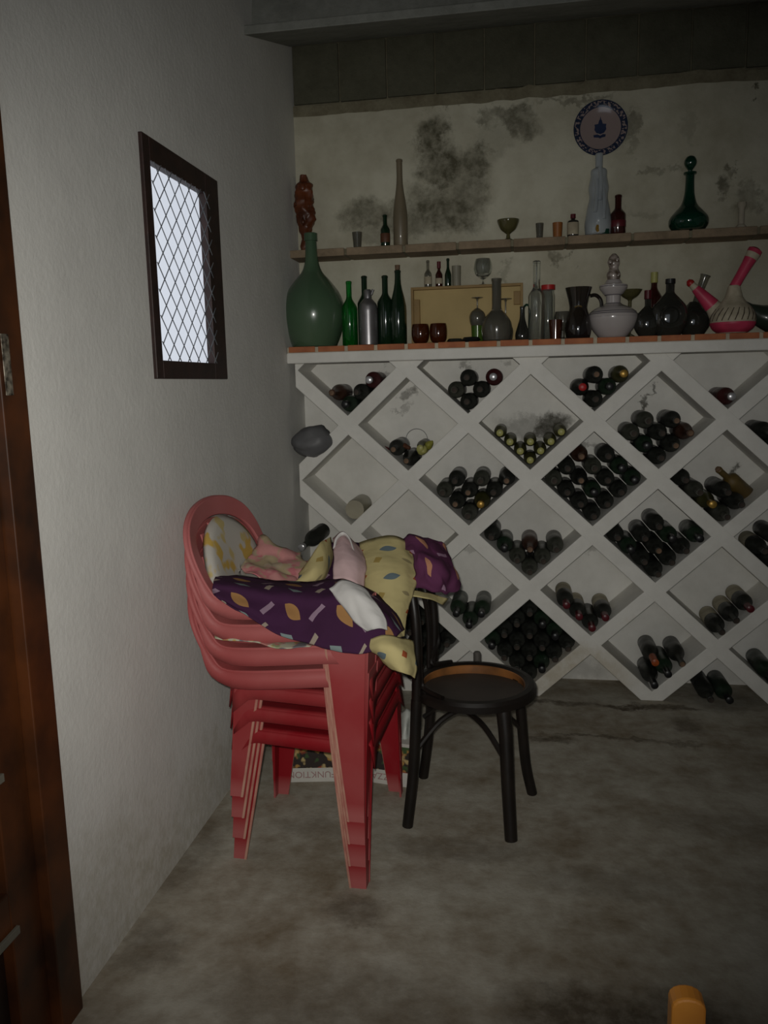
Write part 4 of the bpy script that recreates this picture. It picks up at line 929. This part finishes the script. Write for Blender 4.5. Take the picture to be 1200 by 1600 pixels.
    for i in range(m2):
        u_ = min(i, m2-1-i)/4.0; hgt = .048 if u_ < 4.5 else max(.012, .048-.018*(u_-4.5))
        tn = (fp[min(i+1, m2-1)]-fp[max(i-1, 0)]).normalized(); wd_ = fw[i]-tn*fw[i].dot(tn); wd_.normalize()
        out = wd_*(fwid[i]/2)
        # pick the side away from the chair's middle
        cen = Vector((.05, 0, .62)); pA = fp[i]+out; pB = fp[i]-out
        edge_ = pA if (pA-cen).length > (pB-cen).length else pB
        dn = tn.cross(wd_); dn = dn if (dn.z < 0 or (abs(dn.z) < .5 and dn.x < 0)) else -dn
        if u_ > 6: dn = Vector((-1, 0, -.1)).normalized()
        vs += [tuple(edge_), tuple(edge_+dn*hgt*.5+Vector((0, math.copysign(.003, fp[i].y), 0))), tuple(edge_+dn*hgt+Vector((0, math.copysign(.007, fp[i].y), 0)))]
    for i in range(m2-1): a = 3*i; fs += [(a, a+3, a+4, a+1), (a+1, a+4, a+5, a+2)]
    MB().add(vs, fs).obj('outer_skirt', mat, t, thick=.0035)
    # back slats
    for k in range(-2, 3):
        y0_ = k*.052; y1_ = k*.060; zt = .885-.030-((abs(y1_)/.25)**2.2)*.17
        mb = MB(); pts = catmull([(-.185, y0_, .435), (-.215, y0_*1.05, .55), (-.255, y1_, .70), (-.296+abs(y1_)*.05, y1_, zt)], 4)
        sweep(mb, pts, [Vector((0, 1, 0))]*len(pts), .034, .005); mb.obj('back_slat', mat, t)
    return t
CX, CY = .387, 2.452
names = ['bottom red plastic armchair of the stack, feet on the floor', 'second red armchair from the bottom of the stack', 'third red armchair from the bottom of the stack', 'topmost faded armchair of the stack holding the cloths']
for i in range(4):
    make_red_chair(M_red[i], names[i], (CX, CY, .0708*i), math.radians(-2.5))

# ------------------------------------------------------------------ cloths
def cloth(name, net, mat, label, cat, n=7, wr=.006, seed=0, thick=.003, uvs=1.0, group=None):
    rows_ = [catmull(r, n) for r in net]; cols = [catmull([r[i] for r in rows_], n) for i in range(len(rows_[0]))]
    nu = len(cols); nv = len(cols[0]); vs = []; fs = []; uv = []
    for i in range(nu):
        for j in range(nv):
            p = cols[i][j]; q = p*9+Vector((seed, 0, 0)); d_ = Vector((noise.noise(q), noise.noise(q+Vector((9, 3, 1))), noise.noise(q+Vector((2, 7, 5)))))
            d2 = Vector((noise.noise(q*2.7), noise.noise(q*2.7+Vector((4, 4, 4))), noise.noise(q*2.7+Vector((1, 8, 3)))))
            d3 = noise.noise(Vector((p.x*16+p.z*9+seed, p.y*5, p.z*7))); vs.append(p+d_*wr+d2*wr*.6+Vector((0, -1, .5))*abs(d3)*wr*.9)
    # arc-length based uv so that the print keeps its scale
    U = [0]; Vv = [0]
    for i in range(1, nu): U.append(U[-1]+sum((cols[i][j]-cols[i-1][j]).length for j in range(0, nv, 3))/len(range(0, nv, 3)))
    for j in range(1, nv): Vv.append(Vv[-1]+sum((cols[i][j]-cols[i][j-1]).length for i in range(0, nu, 3))/len(range(0, nu, 3)))
    for i in range(nu-1):
        for j in range(nv-1): a = i*nv+j; fs.append((a, a+nv, a+nv+1, a+1))
    me = bpy.data.meshes.new(name); me.from_pydata([tuple(v) for v in vs], [], fs); me.update(); me.materials.append(mat)
    ul = me.uv_layers.new(name='UVMap')
    for lp in me.loops: i, j = divmod(lp.vertex_index, nv); ul.data[lp.index].uv = (U[i]*uvs, Vv[j]*uvs)
    for p in me.polygons: p.use_smooth = True
    o = bpy.data.objects.new(name, me); COL.objects.link(o)
    md = o.modifiers.new('s', 'SOLIDIFY'); md.thickness = thick; md.offset = 0
    return tag(o, label, cat, group)
A = at
# big purple cloth draped over the near arms
cloth('purple_cloth', [
    [A(340,900,2.30), A(385,900,2.34), A(432,908,2.36), A(480,910,2.36), A(525,906,2.36), A(570,918,2.34), A(612,950,2.30), A(632,982,2.26)],
    [A(334,910,2.155), A(385,920,2.155), A(435,926,2.15), A(485,930,2.15), A(530,930,2.15), A(570,940,2.15), A(606,968,2.16), A(624,990,2.18)],
    [A(336,930,2.155), A(380,950,2.155), A(430,966,2.145), A(480,972,2.14), A(525,972,2.13), A(565,985,2.13), A(596,995,2.14), A(610,1002,2.16)],
    [A(352,944,2.145), A(388,966,2.14), A(425,985,2.125), A(475,1005,2.11), A(515,1015,2.10), A(555,1020,2.10), A(584,1018,2.12), A(600,1012,2.15)]],
    M_purple, 'dark purple cloth with ochre and grey shapes draped over the near armrests', 'cloth', seed=1, wr=.007)
# cream cloth: left lobe, middle fall, tail
cloth('cream_cloth', [
    [A(562,848,2.62), A(590,840,2.62), A(618,838,2.62), A(640,850,2.62)],
    [A(566,890,2.46), A(598,885,2.44), A(630,885,2.46), A(652,895,2.50)],
    [A(574,930,2.36), A(602,930,2.34), A(630,928,2.36), A(645,930,2.40)],
    [A(590,965,2.28), A(608,966,2.27), A(624,966,2.29), A(636,966,2.33)],
    [A(602,990,2.24), A(614,992,2.23), A(622,995,2.25), A(630,994,2.28)]],
    M_cream, 'cream cloth with blue and rust motifs in the middle of the pile', 'cloth', seed=4)
cloth('cream_cloth', [
    [A(556,1008,2.20), A(575,1000,2.13), A(600,992,2.12), A(625,996,2.15), A(646,1000,2.22)],
    [A(566,1014,2.16), A(585,1014,2.10), A(606,1012,2.08), A(630,1016,2.10), A(648,1022,2.16)],
    [A(586,1018,2.14), A(598,1030,2.10), A(614,1036,2.08), A(634,1042,2.09), A(650,1044,2.14)],
    [A(600,1036,2.14), A(612,1046,2.10), A(624,1050,2.08), A(636,1054,2.09), A(648,1060,2.13)]],
    M_cream, 'cream printed cloth tail hanging lowest toward the café chair', 'cloth', seed=9, wr=.005)
cloth('cream_cloth', [
    [A(516,838,2.66), A(520,870,2.62), A(516,900,2.58), A(508,912,2.55)],
    [A(500,850,2.56), A(508,878,2.50), A(504,902,2.46), A(492,914,2.44)],
    [A(484,872,2.50), A(488,888,2.44), A(486,904,2.42), A(474,914,2.42)],
    [A(468,896,2.48), A(468,902,2.44), A(464,908,2.42), A(450,914,2.42)]],
    M_cream, 'small cream printed cloth left of the white strap', 'cloth', seed=14)
# inner dark purple behind
cloth('purple_cloth', [
    [A(508,850,2.70), A(540,846,2.72), A(575,848,2.70), A(600,846,2.68)],
    [A(510,880,2.58), A(540,885,2.58), A(572,885,2.56), A(600,885,2.54)],
    [A(505,912,2.47), A(540,915,2.46), A(572,920,2.46), A(600,925,2.44)]],
    M_purple, 'dark purple cloth glimpsed behind the white and pink garment', 'cloth', seed=21)
# plum ruffle hanging over the cafe chair back
cloth('plum_cloth', [
    [A(628,845,2.66), A(645,835,2.64), A(662,838,2.66), A(682,848,2.72), A(690,858,2.76)],
    [A(640,872,2.52), A(658,862,2.50), A(678,864,2.52), A(698,872,2.60), A(706,884,2.66)],
    [A(646,900,2.47), A(664,896,2.45), A(686,898,2.46), A(706,900,2.54), A(718,908,2.60)],
    [A(640,922,2.47), A(660,924,2.45), A(682,930,2.45), A(702,930,2.50), A(716,920,2.56)]],
    M_plum, 'plum cloth with tan shapes bunched over the café chair back', 'cloth', seed=31, wr=.022)
# pale hem under plum ruffle
cloth('pale_lining', [
    [A(600,930,2.50), A(640,924,2.50), A(668,927,2.52), A(700,935,2.60)],
    [A(600,945,2.46), A(636,932,2.46), A(670,936,2.48), A(692,945,2.58)]],
    M_cream, 'narrow pale cloth hem lying across the café chair top rail', 'cloth', seed=41, wr=.003)
# white and pink garment
cloth('white_garment', [
    [A(521,842,2.60), A(536,832,2.60), A(552,846,2.60), A(566,862,2.58)],
    [A(522,872,2.44), A(538,868,2.42), A(556,874,2.42), A(572,886,2.44)],
    [A(522,905,2.36), A(540,906,2.34), A(556,912,2.34), A(570,925,2.36)]],
    M_pinkc, 'pale pink and white garment lying in the middle of the cloth pile', 'garment', seed=51, wr=.006)
cloth('white_sleeve', [
    [A(516,922,2.16), A(538,908,2.18), A(560,912,2.18), A(576,924,2.17)],
    [A(530,942,2.125), A(548,930,2.115), A(568,932,2.115), A(586,942,2.12)],
    [A(550,966,2.105), A(566,956,2.09), A(584,956,2.09), A(602,964,2.105)],
    [A(574,986,2.085), A(586,984,2.07), A(598,984,2.07), A(607,986,2.085)]],
    M_white, 'shiny white sleeve trailing down over the purple cloth', 'garment', seed=55, wr=.008)
st_ = MB(); st_.tube(catmull([A(522,858,2.50), A(526,842,2.52), A(536,834,2.54), A(546,842,2.52), A(553,862,2.48)], 6), .008, 8, sq=.4)
o = st_.obj('white_strap', M_white); tag(o, 'looped white strap standing up from the cloth pile', 'strap')
# cushion in the back and rose cloth, seat print
cu = MB(); sg = 36; nr = 8; vs = []; fs = []
for r in range(nr+1):
    for k in range(sg):
        a = 2*pi*k/sg; q = r/nr; yy = .205*cos(a)*q; zz = (.185 if sin(a) > 0 else .20)*sin(a)*q
        vs.append((-.0+.028*math.sqrt(max(0, 1-q**2.4))+abs(yy)**2*.6, yy, zz))
for r in range(nr):
    for k in range(sg): fs.append((r*sg+k, r*sg+(k+1) % sg, (r+1)*sg+(k+1) % sg, (r+1)*sg+k))
cu.add(vs, fs)
co = cu.obj('back_cushion', M_cush, thick=.02); co.location = (CX-.255, CY, .885); co.rotation_euler = (0, math.radians(-13), math.radians(-1.5))
tag(co, 'round white cushion with yellow flowers leaning in the top armchair back', 'cushion')
cloth('rose_cloth', [
    [A(384,876,2.50), A(394,856,2.60), A(410,842,2.66), A(440,858,2.70), A(470,866,2.70)],
    [A(384,892,2.44), A(400,880,2.48), A(425,872,2.54), A(455,874,2.58), A(480,882,2.58)],
    [A(396,903,2.38), A(414,900,2.40), A(436,894,2.46), A(462,894,2.50), A(486,898,2.50)],
    [A(412,912,2.36), A(430,912,2.37), A(450,912,2.40), A(470,912,2.44), A(492,912,2.46)]],
    M_rose, 'crumpled cloth with pink roses beside the round cushion', 'cloth', seed=61, wr=.022)
cloth('printed_cloth', [
    [A(330,980,2.30), A(360,978,2.27), A(400,985,2.25), A(440,995,2.24), A(490,1004,2.22)],
    [A(331,990,2.225), A(360,988,2.21), A(400,996,2.20), A(440,1004,2.19), A(488,1010,2.18)],
    [A(334,998,2.20), A(360,1000,2.18), A(396,1004,2.17), A(432,1014,2.155), A(476,1012,2.165)]],
    M_mixp, 'multicoloured printed cloth edge sticking out between two armrests', 'cloth', seed=71, wr=.006)

# ------------------------------------------------------------------ bentwood cafe chair
SZ = .462
cc = thing('cafe_chair', 'black bentwood café chair with round sunken seat and worn orange rim', 'chair', (.91, 2.655, 0))
def L(x, y, z): return Vector((x-.91, y-2.655, z))
RS = .195
rg = MB(); rsec = []
vs = []; fs = []; sg = 56
prf = [(-.022, -.016), (-.020, .012), (-.008, .019), (.010, .017), (.018, .006), (.018, -.016), (0, -.020)]
for k in range(sg):
    a = 2*pi*k/sg
    for dr0, dz0 in prf: vs.append(((RS+dr0)*cos(a), (RS+dr0)*sin(a)*.98, SZ-.012+dz0))
for k in range(sg):
    for j in range(len(prf)): n_ = len(prf); fs.append((k*n_+j, k*n_+(j+1) % n_, ((k+1) % sg)*n_+(j+1) % n_, ((k+1) % sg)*n_+j))
rim = rg.add(vs, fs).obj('seat_rim', M_black, cc)
# worn bare inner edge, orange where the lacquer is gone
vs = []; fs = []; n_ = 40
for k in range(n_+1):
    a = math.radians(-15+215*k/n_); 
    for dr0, dz0 in ((-.0235, -.030), (-.0235, .010), (-.0205, .0125), (-.0180, .0), (-.0180, -.030)): vs.append(((RS+dr0)*cos(a), (RS+dr0)*sin(a)*.98, SZ-.012+dz0))
for k in range(n_):
    for j in range(4): fs.append((k*5+j, k*5+j+1, k*5+j+6, k*5+j+5))
MB().add(vs, fs).obj('bare_rim_edge', M_worn, cc)['label'] = 'orange bare wood inner edge of seat rim'
sd = MB().lathe([(0, -.004), (.1, -.003), (.168, .001), (.172, .006), (.168, .009), (.1, .004), (0, .002)], 40)
so = sd.obj('seat_panel', M_seat, cc); so.location = (0, -.012, SZ-.020); so.rotation_euler = (math.radians(-5), math.radians(0), 0)
MB().lathe([(0, 0), (.014, 0), (.014, .085), (.01, .09), (0, .09)], 14, Matrix.Translation((.0, .235, SZ-.06))).obj('peg', pmat('grey_peg', (.10, .09, .08), None, 8, .5), cc)
# legs
MB().tube([L(1.012, 2.53, SZ-.02), L(1.022, 2.51, .34), L(1.030, 2.488, .16), L(1.040, 2.463, .0)], [.025, .0235, .022, .021], 12).obj('leg', M_black, cc)
MB().tube(catmull([L(1.060, 2.755, SZ-.02), L(1.072, 2.762, .30), L(1.088, 2.770, .12), L(1.112, 2.778, .0)], 3), .0185, 12).obj('leg', M_black, cc)
# back legs run up into the back hoop
near = [L(.693, 2.505, 0), L(.715, 2.52, .20), L(.728, 2.53, SZ-.02), L(.732, 2.53, .60), L(.728, 2.535, .72), L(.716, 2.555, .80), L(.706, 2.60, .84), L(.702, 2.68, .85)]
far = [L(.706, 2.855, 0), L(.732, 2.845, .20), L(.752, 2.835, SZ-.02), L(.758, 2.835, .60), L(.750, 2.83, .72), L(.730, 2.805, .80), L(.712, 2.76, .84), L(.702, 2.68, .85)]
MB().tube(catmull(near[:3], 4), .0185, 12).obj('leg', M_black, cc)
MB().tube(catmull(far[:3], 4), .0185, 12).obj('leg', M_black, cc)
MB().tube(catmull(near[2:]+far[2:-1][::-1], 4), .0165, 12).obj('back_hoop', M_black, cc)
inn = [L(.733, 2.585, SZ), L(.735, 2.585, .60), L(.730, 2.59, .70), L(.718, 2.61, .76), L(.712, 2.682, .79), L(.720, 2.755, .76), L(.736, 2.775, .70), L(.744, 2.78, .60), L(.742, 2.78, SZ)]
MB().tube(catmull(inn, 4), .0095, 10).obj('inner_hoop', M_black, cc)
for q in (near, far):
    s_ = 1 if q is far else -1
    b3 = Vector(((RS)*cos(s_*2.05), (RS)*sin(s_*2.05), SZ+.008)); b2 = Vector(((RS+.004)*cos(s_*2.5), (RS+.004)*sin(s_*2.5), SZ+.022))
    MB().tube(catmull([q[3]+Vector((.004, 0, .0)), q[3]+Vector((.012, -s_*.004, -.06)), b2, b3], 6), .009, 8).obj('curved_brace', M_black, cc)
# crossing bentwood stretchers
def arc(a_, b_, zt): 
    m_ = (a_+b_)/2; m_.z = zt; q1 = a_.lerp(m_, .5); q1.z = a_.z+(zt-a_.z)*.8; q2 = b_.lerp(m_, .5); q2.z = b_.z+(zt-b_.z)*.8
    return catmull([a_, q1, m_, q2, b_], 5)
MB().tube(arc(L(.712, 2.525, .25), L(1.078, 2.765, .25), .375), .0095, 8).obj('stretcher', M_black, cc)
MB().tube(arc(L(1.024, 2.505, .25), L(.716, 2.842, .25), .355), .0095, 8).obj('stretcher', M_black, cc)

# ------------------------------------------------------------------ cartons under the stack
def text_mesh(body, size, mat, parent, loc, rot, name='lettering'):
    cu_ = bpy.data.curves.new(name, 'FONT'); cu_.body = body; cu_.size = size; cu_.align_x = 'CENTER'; cu_.align_y = 'CENTER'; cu_.extrude = .0004
    to = bpy.data.objects.new(name, cu_); COL.objects.link(to)
    dg = bpy.context.evaluated_depsgraph_get(); me_ = bpy.data.meshes.new_from_object(to.evaluated_get(dg)); bpy.data.objects.remove(to)
    me_.materials.clear(); me_.materials.append(mat); o_ = bpy.data.objects.new(name, me_); COL.objects.link(o_); o_.parent = parent; o_.location = loc; o_.rotation_euler = rot; return o_
def carton(label, x0, y0, w_, d_, h_, rz, word, tx, tsz):
    t = thing('printed_carton', label, 'box', (x0, y0, 0), (0, 0, rz), None)
    MB().box((0, 0, 0), (w_, d_, h_)).obj('carton_body', M_card, t, smooth=False, bevel=.002)
    MB().box((.008, -.0015, .058), (w_-.006, -.0002, h_-.012)).obj('picture_print', M_pizza, t, smooth=False)
    text_mesh(word, tsz, M_print, t, (tx, -.0009, .032), (pi/2, pi, 0))
    return t
carton('white carton printed with food photo and upside-down FUNKTION lettering', .208, 2.752, .215, .14, .17, math.radians(9), 'FUNKTION', .085, .036)
carton('white pizza carton right of the front leg, under the armchairs', .462, 2.800, .215, .14, .17, math.radians(-10), 'PIZZA', .105, .036)
cloth('plastic_bag', [
    [A(622,1110,2.90), A(634,1105,2.88), A(646,1112,2.90)],
    [A(620,1150,2.86), A(634,1150,2.82), A(648,1156,2.86)],
    [A(622,1190,2.84), A(636,1192,2.81), A(650,1196,2.84)],
    [A(628,1214,2.86), A(638,1216,2.84), A(648,1214,2.86)]],
    M_bag, 'crumpled whitish plastic bag behind the café chair rear leg', 'bag', seed=81, wr=.016)

# ------------------------------------------------------------------ orange wooden chair, bottom right, close to the camera
oc = thing('wooden_chair', 'orange pine chair, only its rounded post top showing at bottom right', 'chair', (1.245, .80, 0))
def post(x_, y_, z1, w_=.036, d_=.024, lean=0):
    mb = MB(); vs = []; fs = []; prof = []
    outline = [(-w_/2, 0), (w_/2, 0), (w_/2, z1-w_*.35)]+[(w_/2*cos(a*pi/8), z1-w_*.35+w_*.35*sin(a*pi/8)) for a in range(1, 8)]+[(-w_/2, z1-w_*.35)]
    n_ = len(outline); mb.add([(x_+px_, y_-d_/2, z_) for px_, z_ in outline]+[(x_+px_, y_+d_/2, z_) for px_, z_ in outline], [tuple(range(n_)), tuple(range(2*n_-1, n_-1, -1))]+[(i_, i_+n_, (i_+1) % n_+n_, (i_+1) % n_) for i_ in range(n_)])
    return mb
TZ = atz(1074, 1549, .82); oc.location = (TZ.x, TZ.y, 0)
post(0, 0, .82).obj('back_post', M_orange, oc, smooth=False, bevel=.003)
post(.40, 0, .82).obj('back_post', M_orange, oc, smooth=False, bevel=.003)
for z in (.50, .60, .69): MB().box((.018, -.008, z), (.382, .008, z+.05)).obj('back_slat', M_orange, oc, smooth=False, bevel=.003)
MB().box((-.015, -.40, .43), (.415, .02, .45)).obj('seat', M_orange, oc, smooth=False, bevel=.004)
for x_ in (.0, .40): MB().box((x_-.016, -.39, 0), (x_+.016, -.36, .43)).obj('leg', M_orange, oc, smooth=False, bevel=.003)
